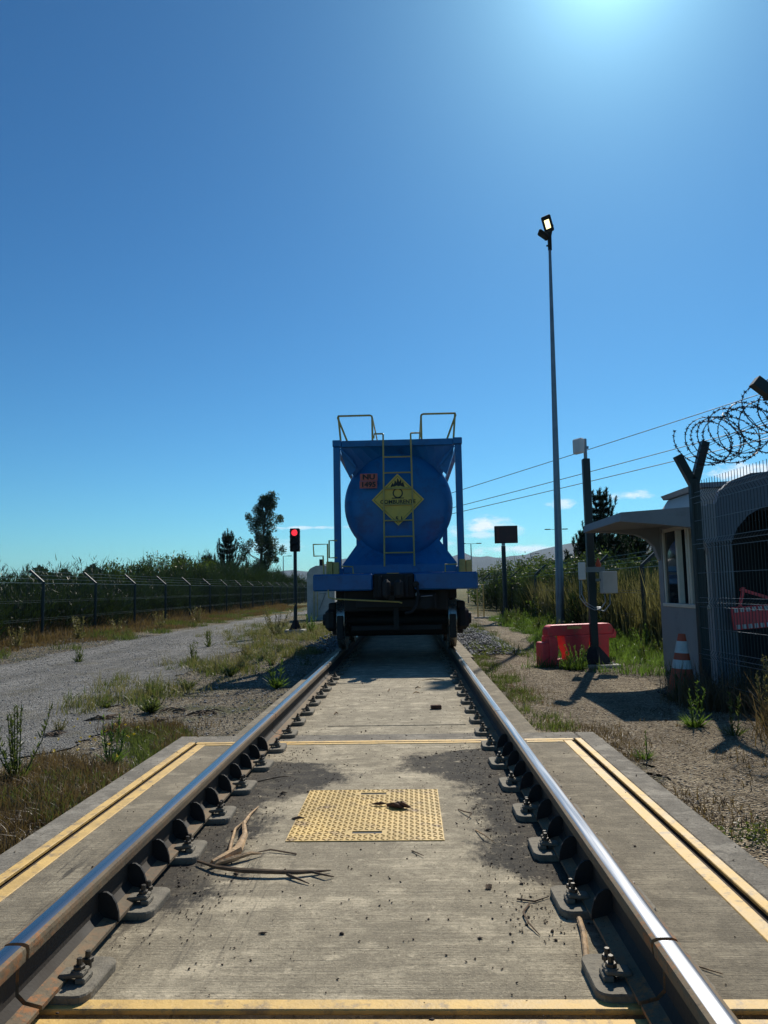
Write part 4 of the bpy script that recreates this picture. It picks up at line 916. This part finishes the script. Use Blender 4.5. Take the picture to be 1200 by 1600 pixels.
def euc_tree(seed, h, w_):
    rg = random.Random(seed); rng = np.random.default_rng(seed); tb = MB(); P = []
    trunk = [(-.2, 0, 0), (-.1, 0, h*.25), (.15, 0, h*.5), (.42, 0, h*.75), (.66, 0, h*.93)]
    tb.tube(trunk, [.24, .18, .13, .08, .03], 8)
    for i in range(92):
        f = rg.uniform(.14, .98); z = f*h; a = rg.uniform(0, 6.28)
        env = w_*(1.0 if f < .5 else 1-(f-.5)*1.25)*(.72+.28*sin(f*19)); l = env*rg.uniform(.2, 1.0); ox = 1.3*(f-.35)
        e = (cos(a)*l+ox, sin(a)*l, min(z+l*.5, h*.99)); tb.tube([(ox*.8, 0, z*.95), (cos(a)*l*.5+ox, sin(a)*l*.5, z+l*.1), e], [.05, .03, .012], 5, False)
        s_ = rg.uniform(.45, 1.0)*w_*.28
        P.append(blob_pts(230, s_, s_, s_*1.2, rng, .1)+np.array(e)); 
    P = np.concatenate(P); P = P[P[:, 2] < h*1.02]
    V, F, r = leaves(P, rng.uniform(.12, .28, len(P)), rng, 0, .4)
    t = thing('eucalyptus_tree', 'tall narrow eucalyptus with an open crown rising behind the left fence', 'eucalyptus tree', (-14.9, 75, -.15))
    link('crown', npmesh('crown', V, F, M['euc'], r), t); tb.build('trunk', M['bark'], t, True)
    return t
euc_tree(4, 11.3, 2.5)
# pale scrub under the booth canopy and far wood
scr = (leafy_mesh(77, 3.2, 2.0, M['straw'], 3500, .12, 16, wild=1.5), stems_mesh(7, 3, 1.6))
for x, y, s_ in ((13.5, 42, 1.0), (11.5, 33, .62)): put_shrub('dry_bush', scr, x, y, s_, 'pale half bare bush seen under the booth canopy', 'bush', 'pale bushes under the canopy')
rng = np.random.default_rng(9); n = 26000
az_ = np.concatenate([rng.uniform(-1.1, -.22, n//2), rng.uniform(.12, 1.1, n//2)]); dist = rng.uniform(180, 320, n)
hmax = 5.5+2.2*np.sin(az_*40)+1.5*np.sin(az_*93+1)+1.2*np.sin(az_*211)
P = np.stack([np.sin(az_)*dist, np.cos(az_)*dist, rng.random(n)**.7*hmax*dist/220], 1)
stuff('far_wood', leaves(P, rng.uniform(1.2, 3.0, n), rng, 0, .8), M['pine'], 'low dark line of far trees along the horizon', 'trees')

# hills
def hills():
    A = np.linspace(-1.2, 1.2, 240); px = np.tan(A)*1155
    key = [(-1800, 16), (-640, 12), (-420, 16), (-260, 22), (-218, 29), (-190, 33), (-160, 30), (-118, 46), (-60, 52), (0, 50), (65, 50), (88, 53), (106, 48), (150, 46), (182, 50), (216, 59), (260, 66), (330, 58), (480, 50), (900, 40), (2800, 36)]
    e = np.interp(px, [k[0] for k in key], [k[1] for k in key])+1.2*np.sin(A*190)+.8*np.sin(A*420)
    V = []; rows = [(2000, 0.0), (2300, .28), (2600, .55), (2900, .8), (3100, 1.0), (3500, .5), (4000, 0)]
    rg = np.random.default_rng(2)
    for d, k in rows:
        hgt = e/1155*3100*k+(rg.normal(0, 4, len(A)) if 0 < k < 1 else 0)
        V.append(np.stack([np.sin(A)*d, np.cos(A)*d, hgt-.5], 1))
    V = np.concatenate(V); nx = len(A); i = (np.arange(len(rows)-1)[:, None]*nx+np.arange(nx-1)[None]).ravel()
    me = npmesh('hills', V, np.stack([i, i+1, i+nx+1, i+nx], 1), M['hill']); me.polygons.foreach_set('use_smooth', [True]*len(me.polygons))
    link('hills', me, kind='structure')
hills()
hz, t_, b_ = newmat('air'); t_.n.remove(b_)
pv = t_.node('ShaderNodeVolumePrincipled'); pv.inputs['Color'].default_value = (.42, .66, 1, 1); pv.inputs['Density'].default_value = .00006; pv.inputs['Anisotropy'].default_value = .25
t_.l.new(pv.outputs[0], [n for n in t_.n if n.type == 'OUTPUT_MATERIAL'][0].inputs['Volume'])
o = MB().bb((-5990, -5990, -1.2), (5990, 5990, 210)).build('haze', hz); tag(o, 'thin blue summer haze filling the air in front of the far hills', 'haze', kind='stuff')
# ------------------------------------------------------------------ white cabinet left of the wagon, yellow posts
cb = thing('equipment_cabinet', 'weathered grey equipment hut with rounded roof just left of the wagon', 'hut', (-3.5, 31, -.1))
b = MB(); b.prism([(-.58, .12), (.58, .12), (.58, 1.95), (.45, 2.15), (.2, 2.27), (-.2, 2.27), (-.45, 2.15), (-.58, 1.95)], 'y', 0, 1.9); b.build('hut_body', M['cabinet'], cb)
MB().bb((-.62, -.05, 0), (.62, 1.95, .12)).build('plinth', M['footing'], cb)
MB().bb((-.22, -.03, .2), (.50, -.002, 1.8), .006).build('door', M['cabinet'], cb)
for x in (-.30, -.16): MB().bb((x, -.05, .12), (x+.03, -.032, 1.62)).build('yellow_bar', M['ytube'], cb)
b = MB(); b.bar((-.02, -.04, 1.45), (.04, -.04, 1.20), .03, .006); b.bar((.12, -.04, 1.45), (.18, -.04, 1.20), .03, .006); b.bar((-.05, -.04, 1.1), (.22, -.04, 1.1), .04, .006, (0, 0, 1)); b.bar((.20, -.04, 1.1), (-.06, -.04, .45), .05, .006); b.build('painted_mark', M['ink'], cb)
MB().bb((-.10, .4, 2.27), (.05, .6, 2.55)).build('vent', M['black'], cb)
b = thing('yellow_hoop', 'thin yellow hoop rail standing right behind the wagon', 'hoop rail', (3.05, 30, -.1))
MB().tube([(-.12, 0, 0), (-.12, 0, 1.35), (.12, 0, 1.35), (.12, 0, 0)], .03, 8).build('hoop', M['yellow'], b); MB().bb((-.28, -.1, 0), (.55, .1, .06)).build('hoop_base', M['footing'], b)

# ------------------------------------------------------------------ overhead lines and distant lamps
def upole(x, y, h, label, cat='utility pole'):
    t = thing('utility_pole', label, cat, (x, y, -.1)); MB().lathe([(.16, 0), (.1, h)], (0, 0, 0), 'z', 10).build('pole', M['bark'], t); MB().bb((-1.2, -.06, h-.6), (1.2, .06, h-.45)).build('crossarm', M['bark'], t)
upole(-2.6, 120, 15.2, 'wooden utility pole hidden behind the blue tank container')
for i, (za, xe, ze, nm) in enumerate(((13.7, 30.3, 17.2, 'uppermost'), (11.9, 30.3, 14.5, 'middle'), (11.3, 30.3, 13.3, 'lowest'))):
    a = Vector((-2.6+.5*i, 120, za)); e = Vector((xe, 62, ze)); e = a+(e-a)*1.5; pts = []
    for k in range(17): t = k/16; q = a.lerp(e, t); q.z -= 4*t*(1-t)*.25; pts.append(q)
    o = MB().tube(pts, [.05-.02*k/16 for k in range(17)], 5).build('power_cable', M['cable']); tag(o, f'{nm} of the three power cables crossing the sky on the right', 'cable', 'overhead power cables')
upole(47, 33, 19.5, 'wooden utility pole outside the right edge of the view')
def tlamp(px, yt, y, dbl, label):
    x = .214+(px-640)/1155*y; h = 1.137+(917-(px-640)*.018-yt)/1155*y+.1
    t = thing('street_lamp', label, 'street lamp', (x, y, -.1)); MB().lathe([(.14, 0), (.08, h)], (0, 0, 0), 'z', 8).build('pole', M['galv'], t)
    for s_ in ((-1, 1) if dbl else (1,)):
        MB().bar((0, 0, h-.05), (s_*1.0, 0, h), .07).build('arm', M['galv'], t); MB().box((s_*1.4, 0, h), (.9, .3, .14), None, .03).build('lamp_head', M['black'], t)
tlamp(737, 847, 130, True, 'thin distant street lamp just right of the blue container')
tlamp(870, 825, 120, True, 'distant double armed street lamp behind the lamp mast')
tlamp(829, 863, 160, False, 'small distant lamp post above the hills right of the display sign')
tlamp(443, 866, 160, False, 'small distant lamp post left of the red signal')

# ------------------------------------------------------------------ scatter: stones, chips, grass
def rnd_pts(n, x0, x1, y0, y1, rng=RG, pw=1.0):
    x = rng.uniform(x0, x1, n); y = y0+(y1-y0)*rng.random(n)**pw; return np.stack([x, y, gz(x, y)], 1)
def off_slab(P, m_=.02): return P[~(((np.abs(P[:, 0]) < 1.64+m_) & (P[:, 1] < 5.99+m_)) | (np.abs(P[:, 0]) < 1.24+m_))]
P = off_slab(rnd_pts(60000, -9.5, -1.2, 1.5, 22, pw=1.5)); s_ = (.007+.03*RG.random(len(P))**2.4)*(.8+P[:, 1]*.03); P[:, 2] += .012
stuff('gravel', stones(P, s_), M['gstone'], 'loose grey gravel stones on the road left of the track', 'gravel')
P = off_slab(rnd_pts(60000, 1.2, 4.6, 1.5, 17, pw=1.3)); s_ = .006+.03*RG.random(len(P))**2.2; P[:, 2] += .012
stuff('chippings', stones(P, s_, .3), M['chip'], 'pale chippings and leaf litter on the path right of the track', 'chippings')
P = np.concatenate([off_slab(rnd_pts(2600, 1.25, 2.3, 13.6, 22)), off_slab(rnd_pts(1100, -1.9, -1.25, 15, 26))]); P[:, 2] += RG.random(len(P))**2*.16*np.exp(-((np.abs(P[:, 0])-1.7)/.35)**2)+.02
stuff('ballast', stones(P, RG.uniform(.04, .085, len(P)), .75), M['ballast'], 'grey ballast stones heaped beside the track slab near the wagon', 'ballast')
# crumbs and grit lying on the concrete
P = np.concatenate([np.stack([RG.uniform(-.8, .8, 900), RG.uniform(2.2, 9.5, 900), np.full(900, .003)], 1), np.stack([RG.uniform(-.78, -.5, 500), RG.uniform(2.5, 5.5, 500), np.full(500, .003)], 1),
                    np.stack([RG.uniform(.5, .78, 700), RG.uniform(2.5, 5.5, 700), np.full(700, .003)], 1), np.stack([RG.uniform(-1.6, 1.6, 500), RG.uniform(2, 6, 500), np.full(500, .003)], 1)])
stuff('grit', stones(P, RG.uniform(.003, .012, len(P))*np.where(RG.random(len(P)) < .05, 2.2, 1), .6), M['crumb'], 'fine dark grit scattered over the concrete between the rails', 'grit')

def tufts(C, per, spread, hlo, hhi, wd, lean, rng=RG):
    k = np.repeat(np.arange(len(C)), per); P = C[k]+np.stack([rng.normal(0, spread, len(k)), rng.normal(0, spread, len(k)), np.zeros(len(k))], 1)
    hs_ = np.repeat(rng.uniform(.6, 1.3, len(C)), per)
    P = P if False else P; keep = ~(((np.abs(P[:, 0]) < 1.645) & (P[:, 1] < 6.0)) | (np.abs(P[:, 0]) < 1.25)); P = P[keep]
    return blades(P, rng.uniform(hlo, hhi, len(k))[keep]*hs_[keep], rng.uniform(wd*.6, wd*1.3, len(k))[keep], lean, rng)
def noise2(P, f, ph): return np.sin(P[:, 0]*f+ph)*np.sin(P[:, 1]*f*.8+ph*2)+.5*np.sin(P[:, 0]*f*2.3+P[:, 1]*f*1.7+ph)
# dry grass along the left fence
P = rnd_pts(5200, -11.6, -7.6, 9, 60, pw=1.3); lim = -8.5+.9*np.clip((P[:, 1]-14)/20, 0, 1); P = P[(P[:, 0] < lim+.4*np.sin(P[:, 1])) ]
hk = np.clip((-9.0-P[:, 0])/1.8, .15, 1)
A_ = []
for lo, hi, h0 in ((0, .4, .08), (.4, .75, .24), (.75, 1.01, .46)):
    q = P[(hk >= lo) & (hk < hi)]; A_.append(tufts(q, 16, .12, h0*.5, h0*1.15, .018, .3))
stuff('dry_grass', join(*A_), M['dry'], 'tall reddish dry grass growing along the foot of the left fence', 'dry grass')
P = rnd_pts(1500, -10.2, -7.2, 9, 50, pw=1.3); P = P[noise2(P, 1.1, 2) > .3]
stuff('verge_grass', tufts(P, 18, .10, .06, .2, .014, .4), M['grass'], 'low green grass at the edge of the gravel road by the fence', 'grass')
# mixed grass between slab and gravel road
P = rnd_pts(3000, -3.6, -1.66, 1.2, 6.6, pw=.9); P = P[(noise2(P, 2.1, 1.0) > .0) & (P[:, 0] > -2.35+.15*np.sin(P[:, 1]*3))]
stuff('edge_grass', tufts(P, 20, .05, .03, .10, .006, .6), M['grass'], 'green and yellowish grass beside the left edge of the weighbridge slab', 'grass')
P = rnd_pts(3200, -3.3, -1.66, 1.2, 6.9); P = P[(noise2(P, 2.6, 4.0) > -.2) & (P[:, 0] > -2.55+.2*np.sin(P[:, 1]*2.3))]
stuff('dead_grass', tufts(P, 26, .06, .03, .12, .006, .8), M['dry'], 'dead brown grass mixed into the left verge', 'dry grass')
C_ = []
for cx, cy, r, n in [(-3.2, 8.4, .25, 40), (-2.9, 9.3, .28, 36), (-2.6, 11.6, .25, 60), (-3.3, 12.5, .3, 40), (-2.4, 13.8, .5, 60), (-3.4, 19, .6, 70), (-4.3, 21, .7, 80), (-3.0, 16.5, .5, 70), (-2.2, 19, .5, 110), (-3.2, 23, .9, 160), (-2.2, 25, .6, 120), (-2, 15, .3, 50), (-4.6, 26, .8, 100), (-3.6, 9.9, .3, 18)]:
    C_.append(np.stack([RG.normal(cx, r, n), RG.normal(cy, r*1.4, n)], 1))
C_ = np.concatenate(C_); C_ = np.stack([C_[:, 0], C_[:, 1], gz(C_[:, 0], C_[:, 1])], 1)
stuff('tuft_grass', tufts(C_[RG.random(len(C_)) < .42], 22, .06, .05, .17, .009, .6), M['grass'], 'scattered grass tufts between the gravel road and the track', 'grass')
stuff('straw_tufts', tufts(C_[RG.random(len(C_)) < .45], 22, .08, .06, .24, .008, .6), M['straw'], 'straw coloured tufts between the gravel road and the track', 'dry grass')
# right side
P = np.concatenate([rnd_pts(420, 1.66, 2.0, 3.9, 7.2), rnd_pts(300, 2.2, 3.4, 4.6, 7.5), rnd_pts(220, 1.3, 1.8, 6.2, 11)]); P = P[noise2(P, 3.3, 2.0) > -.1]
stuff('leaf_litter', tufts(P, 14, .07, .015, .07, .007, 1.6), M['dry'], 'brown dead leaves and stems lying on the right hand dirt', 'leaf litter')
P = rnd_pts(4200, 1.7, 5.1, 10.3, 30, pw=1.2); P = P[(P[:, 0] > np.interp(P[:, 1], [10.3, 11.3, 13, 18, 30], [3.4, 2.1, 2.45, 3.05, 3.4])+.15*np.sin(P[:, 1]*2)) & ~((P[:, 0] > 3.75) & (P[:, 1] < 11.1))]
q_ = .55+.45*np.clip((P[:, 1]-11.5)/5, 0, 1); P = P[RG.random(len(P)) < .8]
P = P[(noise2(P, 2.3, 1.2) > -.45)]
P = P[(P[:, 1] > 12.0) | (RG.random(len(P)) < .35)]
stuff('weedy_grass', tufts(P, 20, .09, .06, .22, .012, .7), M['weed'], 'bright green weeds and grass around the red barrier and the poles', 'weeds')
P = rnd_pts(1600, 5.0, 6.3, 11.5, 30, pw=1.2)
stuff('tall_straw', tufts(P, 22, .12, .6, 1.35, .018, .15), M['straw'], 'tall straw coloured grass behind the right boundary fence', 'dry grass')
P = rnd_pts(500, 1.22, 1.60, 6.2, 14); P = P[noise2(P, 4.9, 0) > .1]
stuff('slab_edge_grass', tufts(P, 12, .06, .03, .10, .008, .5), M['grass'], 'short grass along the right edge of the track slab', 'grass')
P = rnd_pts(380, 1.4, 2.3, 12, 26)
stuff('path_grass', tufts(P[noise2(P, 1.5, 3) > .2], 20, .06, .06, .2, .010, .5), M['grass'], 'thin grass between the ballast and the footpath', 'grass')
P = rnd_pts(1100, 2.9, 4.6, 3.2, 8.4); P = P[(P[:, 0] > 3.15+.2*np.sin(P[:, 1]*3))]
stuff('fence_weeds', tufts(P, 16, .08, .08, .42, .009, .4), M['dry'], 'dry brown weeds around the foot of the near mesh fence', 'dry grass')
P = rnd_pts(120, 1.74, 2.6, 3.0, 3.85); P = P[noise2(P, 3.7, .4) > -.5]
stuff('clover_patch', leaves(np.repeat(P, 60, 0)+np.stack([RG.normal(0, .05, len(P)*60), RG.normal(0, .05, len(P)*60), RG.uniform(0, .07, len(P)*60)], 1), RG.uniform(.01, .022, len(P)*60), RG, .6, .8), M['grass'], 'low clover patch with yellow flowers at the right slab edge', 'clover')
def flowers(name, x0, x1, y0, y1, n, z0, z1, label):
    P = rnd_pts(n, x0, x1, y0, y1); P[:, 2] += RG.uniform(z0, z1, n); Q = np.repeat(P, 7, 0)+RG.normal(0, .005, (n*7, 3))
    stuff(name, leaves(Q, .013, RG, .7, .8), M['flower'], label, 'flowers')
flowers('yellow_flowers', 1.74, 2.5, 3.0, 3.85, 26, .05, .10, 'small yellow flowers over the clover patch on the right')
flowers('yellow_flowers', -2.6, -1.8, 5.2, 6.4, 20, .10, .22, 'small yellow flowers on the left verge')

def weed(name, x, y, h, n, label, mt='weed', leaf=.05, spread=.25, seed=1, basal=1.0):
    """upright weed: stems with narrow leaves and a basal rosette"""
    rng = np.random.default_rng(seed); rg = random.Random(seed); z0 = float(gz(x, y)); t = thing(name, label, 'weed', (x, y, z0)); b = MB(); parts = []
    for i in range(n):
        a = rg.uniform(0, 6.28); sp = rg.uniform(.1, 1)*spread*h; hh = h*rg.uniform(.6, 1); p0 = np.array([cos(a)*.02, sin(a)*.02, 0]); p1 = np.array([cos(a)*sp, sin(a)*sp, hh])
        pm = (p0+p1)/2+np.array([cos(a), sin(a), 0])*sp*.15; b.tube([p0, pm, p1], [.0045, .0035, .0015], 4, False)
        k = int(hh/leaf*5.0); tt = rng.random(k)[:, None]**.8; P = p0*(1-tt)**2+2*pm*tt*(1-tt)+p1*tt**2
        D = rng.normal(0, .6, (k, 3)); D[:, 2] = np.abs(D[:, 2])+.35
        parts.append(blades(P, rng.uniform(.6, 1.3, k)*leaf*(1.2-.6*tt[:, 0]), np.full(k, leaf*.22), .3, rng, D))
    k = int(60*basal); a = rng.uniform(0, 2*pi, k); D = np.stack([np.cos(a), np.sin(a), rng.uniform(.3, 1.5, k)], 1)
    parts.append(blades(np.stack([np.cos(a)*.02, np.sin(a)*.02, np.zeros(k)], 1), rng.uniform(1.5, 3.6, k)*leaf, np.full(k, leaf*.25), .5, rng, D))
    V, F, r = join(*parts); link('foliage', npmesh('foliage', V, F, M[mt], r), t); b.build('stem', M[mt], t); return t
weed('tall_weed', 2.62, 6.55, .42, 4, 'bright green weed clump with upright shoots in front of the Y post', 'weed', .05, .3, 1, 2.2)
weed('tall_weed', 1.84, 5.42, .33, 1, 'single small weed with one thin flower stalk beside the right slab corner', 'weed', .035, .05, 2, 1.2)
weed('tall_weed', 2.78, 6.15, .45, 3, 'narrow upright weed just right of the bright clump in the shade', 'grass', .05, .15, 3, .4)
weed('tall_weed', 3.05, 8.15, .38, 4, 'shaded green weed at the foot of the traffic cone', 'grass', .05, .3, 4, .6)
weed('tall_weed', -1.52, 9.6, .38, 5, 'lush green weed growing against the left rail slab in the wagon shadow', 'weed', .07, .35, 5, 1.2)
weed('tall_weed', -2.4, 4.95, .55, 9, 'tall wispy weed on the left verge near the frame edge', 'grass', .05, .45, 6, 1.0)
weed('tall_weed', -1.95, 5.4, .36, 7, 'leafy weed next to the left yellow edge strip corner', 'weed', .05, .4, 7, 1.0)
weed('tall_weed', -5.9, 13.6, .32, 6, 'lone grey green weed out on the gravel road', 'grass', .07, .4, 8, .4)
weed('tall_weed', -4.3, 16.6, .42, 6, 'lone tuft of weed farther along the gravel road', 'grass', .08, .4, 9, .4)
weed('tall_weed', -3.7, 13.4, .36, 7, 'weed on the grassy strip beside the gravel road', 'grass', .06, .4, 10, .6)
weed('tall_weed', -3.5, 20.5, .9, 12, 'tall dry bushy weed beside the signal at the road edge', 'straw', .09, .6, 11, .5)
weed('tall_weed', -2.8, 22.6, .6, 8, 'green weed just behind the foot of the red signal', 'weed', .10, .4, 12, .8)
for i, (x, y, h) in enumerate([(3.25, 6.6, .6), (3.5, 6.1, .75), (3.3, 5.7, .5), (3.75, 7.0, .8), (3.65, 5.2, .6), (3.9, 6.4, .9)]):
    tag(weed('dry_weed', x, y, h, 8, 'dry seedy weed standing in the shade under the near mesh fence', 'straw', .04, .3, 20+i, .3), group='dry weeds under the near fence')
for i, (x, y, h) in enumerate([(2.62, 11.0, .38), (2.72, 11.15, .45), (2.5, 11.1, .28)]):
    tag(weed('tall_weed', x, y, h, 7, 'bushy green weed in front of the red barrier, '+('in the left cutout', 'the tallest, by the middle leg', 'shortest, near the barrier left foot')[i], 'weed', .05, .45, 30+i, 1.5), group='weeds in front of the red barrier')
src = [weed('tall_weed', 4.2, 13.2, .42, 9, 'leafy green weed among the grass behind the red barrier', 'weed', .06, .5, 70, 1.6), weed('tall_weed', 3.9, 12.2, .34, 11, 'leafy green weed among the grass behind the red barrier', 'weed', .05, .7, 71, 1.6),
       weed('tall_weed', 3.3, 14.0, .50, 8, 'leafy green weed among the grass behind the red barrier', 'grass', .07, .4, 72, 1.2)]
for q in src: tag(q, group='green weeds around the poles on the right')
rw = random.Random(3)
for i in range(64):
    y = 11.9+rw.random()**1.2*17; x = rw.uniform(float(np.interp(y, [11.9, 13, 18, 30], [2.35, 2.6, 3.2, 3.5])), 4.9)
    if abs(x-3.03) < .5 and y < 12.4: continue
    c = copy_tree(src[i % 3]); c.location = (x, y, float(gz(x, y))); c.rotation_euler = (0, 0, rw.uniform(0, 6)); k_ = rw.uniform(.7, 1.3); c.scale = (k_, k_, k_)
src = [weed('tuft_weed', -2.6, 12.2, .22, 12, 'small scrubby weed on the dirt between the gravel road and the track', 'straw', .05, .9, 80, 1.2), weed('tuft_weed', -2.9, 9.0, .16, 14, 'small scrubby weed on the dirt between the gravel road and the track', 'grass', .05, 1.1, 81, 1.6)]
for q in src: tag(q, group='small weeds on the dirt left of the track')
for i in range(14):
    y = 6.8+rw.random()**1.1*18; x = rw.uniform(-3.3-.08*max(0, y-12), -1.45)
    c = copy_tree(src[i % 2]); c.location = (x, y, float(gz(x, y))); c.rotation_euler = (0, 0, rw.uniform(0, 6)); k_ = rw.uniform(.5, 1.25); c.scale = (k_, k_, k_)
for i, (x, y, h) in enumerate([(-9.2, 17.6, .5), (-9.0, 20.5, .65), (-8.7, 26.5, .6), (-8.4, 30, .7), (-9.3, 24, .5)]):
    tag(weed('thistle', x, y, h, 10, 'spiny dry weed at the foot of the left fence beside the road', 'straw', .09, .6, 50+i, .6), group='dry weeds by the left fence')

# ------------------------------------------------------------------ debris on the deck
sk = thing('split_branch', 'split piece of pale dry bark lying beside the left rail', 'branch', (-.61, 3.18, 0))
b = MB(); b.tube([(-.02, .0, .02), (.06, .12, .03), (.05, .30, .035), (.0, .50, .025), (-.01, .70, .012), (.0, .84, .006)], [.011, .021, .013, .010, .006, .003], 7); b.tube([(-.03, -.01, .012), (.06, .05, .02), (.12, .10, .022), (.16, .13, .01)], [.007, .013, .009, .003], 6); b.tube([(.03, .06, .012), (.0, .25, .02), (-.03, .45, .015), (-.02, .6, .008)], [.007, .008, .006, .002], 6); b.build('wood', M['stick'], sk, True)
o = MB().tube([(-.70, 3.21, .016), (-.60, 3.13, .020), (-.48, 3.085, .022), (-.35, 3.075, .020), (-.26, 3.08, .016), (-.18, 3.10, .012), (-.13, 3.12, .008)], [.005, .008, .010, .009, .009, .006, .002], 7).tube([(-.3, 3.07, .012), (-.24, 3.02, .01), (-.2, 2.99, .006)], [.006, .004, .002], 5).tube([(-.2, 3.09, .012), (-.14, 3.05, .015), (-.11, 3.06, .005)], [.005, .004, .002], 5).build('stick', M['twig'], None, True)
tag(o, 'dark curved dry stick lying across the front of the pale bark', 'stick')
o = MB().tube([(.765, 2.66, .012), (.755, 2.55, .014), (.732, 2.42, .014), (.715, 2.34, .013), (.712, 2.29, .011)], [.009, .010, .010, .011, .009], 7).build('stick', M['stick'], None, True); tag(o, 'short bent grey stick lying between two right rail plates', 'stick')
for pts, l in (([(.58, 2.84, .006), (.64, 2.82, .005), (.70, 2.86, .006)], 'thin straight twig near the second right rail plate'), ([(.62, 2.80, .006), (.585, 2.72, .01), (.59, 2.64, .01), (.615, 2.56, .004)], 'thin curved twig near the front right rail plate'),
               ([(.44, 3.95, .004), (.47, 3.88, .012), (.50, 3.83, .02), (.47, 3.77, .006)], 'curled twig right of the yellow hatch'), ([(.50, 3.62, .004), (.53, 3.50, .02), (.57, 3.43, .006)], 'pale forked twig on the bare concrete right of the hatch'),
               ([(-.72, 4.55, .004), (-.60, 4.62, .012), (-.55, 4.66, .005)], 'twig near the left rail behind the bark'), ([(1.02, 2.38, .004), (1.10, 2.31, .006)], 'white sliver of wood outside the right rail'), ([(-.3, 3.32, .004), (-.42, 3.36, .01), (-.5, 3.33, .004)], 'short dark twig behind the curved stick'),
               ([(.20, 3.35, .004), (.25, 3.28, .008)], 'tiny splinter in front of the hatch')):
    o = MB().tube(pts, [.0035]*(len(pts)-1)+[.0015], 5).build('twig', M['twig'] if 'pale' not in l and 'white' not in l else M['stick']); tag(o, l, 'twig')
def chunk(x, y, s_, label, mt='chunk', flat=.45, seed=0, z=.0, cat='bark piece', rz=0.3):
    rg = random.Random(seed); b = MB()
    for k in range(9):
        a = rg.uniform(-.25, .25)+rz; o_ = (rg.uniform(-.25, .25)*s_, rg.uniform(-.2, .2)*s_)
        l = s_*rg.uniform(.35, .6); b.tube([(x+o_[0]-cos(a)*l, y+o_[1]-sin(a)*l, z+.004), (x+o_[0], y+o_[1], z+s_*flat*rg.uniform(.2, .5)), (x+o_[0]+cos(a)*l, y+o_[1]+sin(a)*l, z+.006)], [s_*.04, s_*.13, s_*.03], 5)
    tag(b.build(name_of[cat], M[mt]), label, cat)
name_of = {'bark piece': 'bark_piece', 'clod': 'clod', 'brick': 'brick_piece'}
chunk(.135, 3.98, .10, 'reddish brown bark chunk lying on the yellow hatch', seed=1, z=.010, rz=-.5); chunk(.03, 4.02, .05, 'small flat bark scrap on the yellow hatch left of the chunk', seed=2, z=.010, rz=0)
chunk(-.37, 3.82, .045, 'dark clod of dirt left of the hatch', 'crumbm' if False else 'twig', .5, 3, cat='clod')
chunk(.49, 2.95, .035, 'dark leaf clump in front of the hatch at the right', 'twig', .8, 4, cat='clod', rz=1.3); chunk(-.52, 4.28, .03, 'small dark clod beside the left rail fins', 'twig', .8, 5, cat='clod')
chunk(-.30, 2.58, .022, 'small dark pebble-like clod in the foreground concrete', 'twig', .6, 6, cat='clod', rz=0); chunk(.56, 3.62, .03, 'dark clod right of the hatch near the rail', 'twig', .7, 7, cat='clod')
o = MB().box((.44, 7.16, .02), (.10, .06, .036), Matrix.Rotation(.1, 3, 'Z'), .006).build('brick_piece', M['chunk']); tag(o, 'broken reddish brown brick piece on the slab beyond the yellow line', 'brick')
for i, (x, y, l) in enumerate([(-.05, 8.4, .12), (.25, 8.6, .1), (.62, 9.3, .3), (-.5, 6.9, .1), (.3, 8.2, .08), (-.75, 8.9, .14)]):
    a = RG.uniform(0, 3); o = MB().tube([(x, y, .008), (x+cos(a)*l*.5, y+sin(a)*l*.3, .02), (x+cos(a)*l, y+sin(a)*l*.5, .006)], [.006, .008, .003], 5).build('twig', M['stick']); tag(o, 'small pale twig lying on the track slab short of the wagon shadow', 'twig', 'twigs on the track slab')
# bark scraps on the left verge
for i, (x, y, s_) in enumerate([(-2.9, 7.4, .15), (-2.3, 7.9, .13), (-2.0, 6.9, .09), (-3.0, 6.6, .11), (-2.2, 7.2, .07), (-1.9, 7.7, .13)]):
    rg = random.Random(i); b = MB(); z = float(gz(x, y))
    for k in range(13): a = rg.uniform(-1.2, 1.2); l = s_*rg.uniform(.3, 1); x_, y_ = x+rg.uniform(-.8, .8)*s_, y+rg.uniform(-.7, .7)*s_; b.tube([(x_-cos(a)*l, y_-sin(a)*l*.8, z+.008), (x_, y_+rg.uniform(-.02, .02), z+rg.uniform(.015, .04)), (x_+cos(a)*l, y_+sin(a)*l*.8, z+rg.uniform(.008, .03))], [.003, rg.uniform(.005, .011), .002], 5)
    tag(b.build('bark_debris', M['twig']), 'heap of dark bark strips on the dirt left of the track slab', 'bark', 'bark heaps on the left verge')
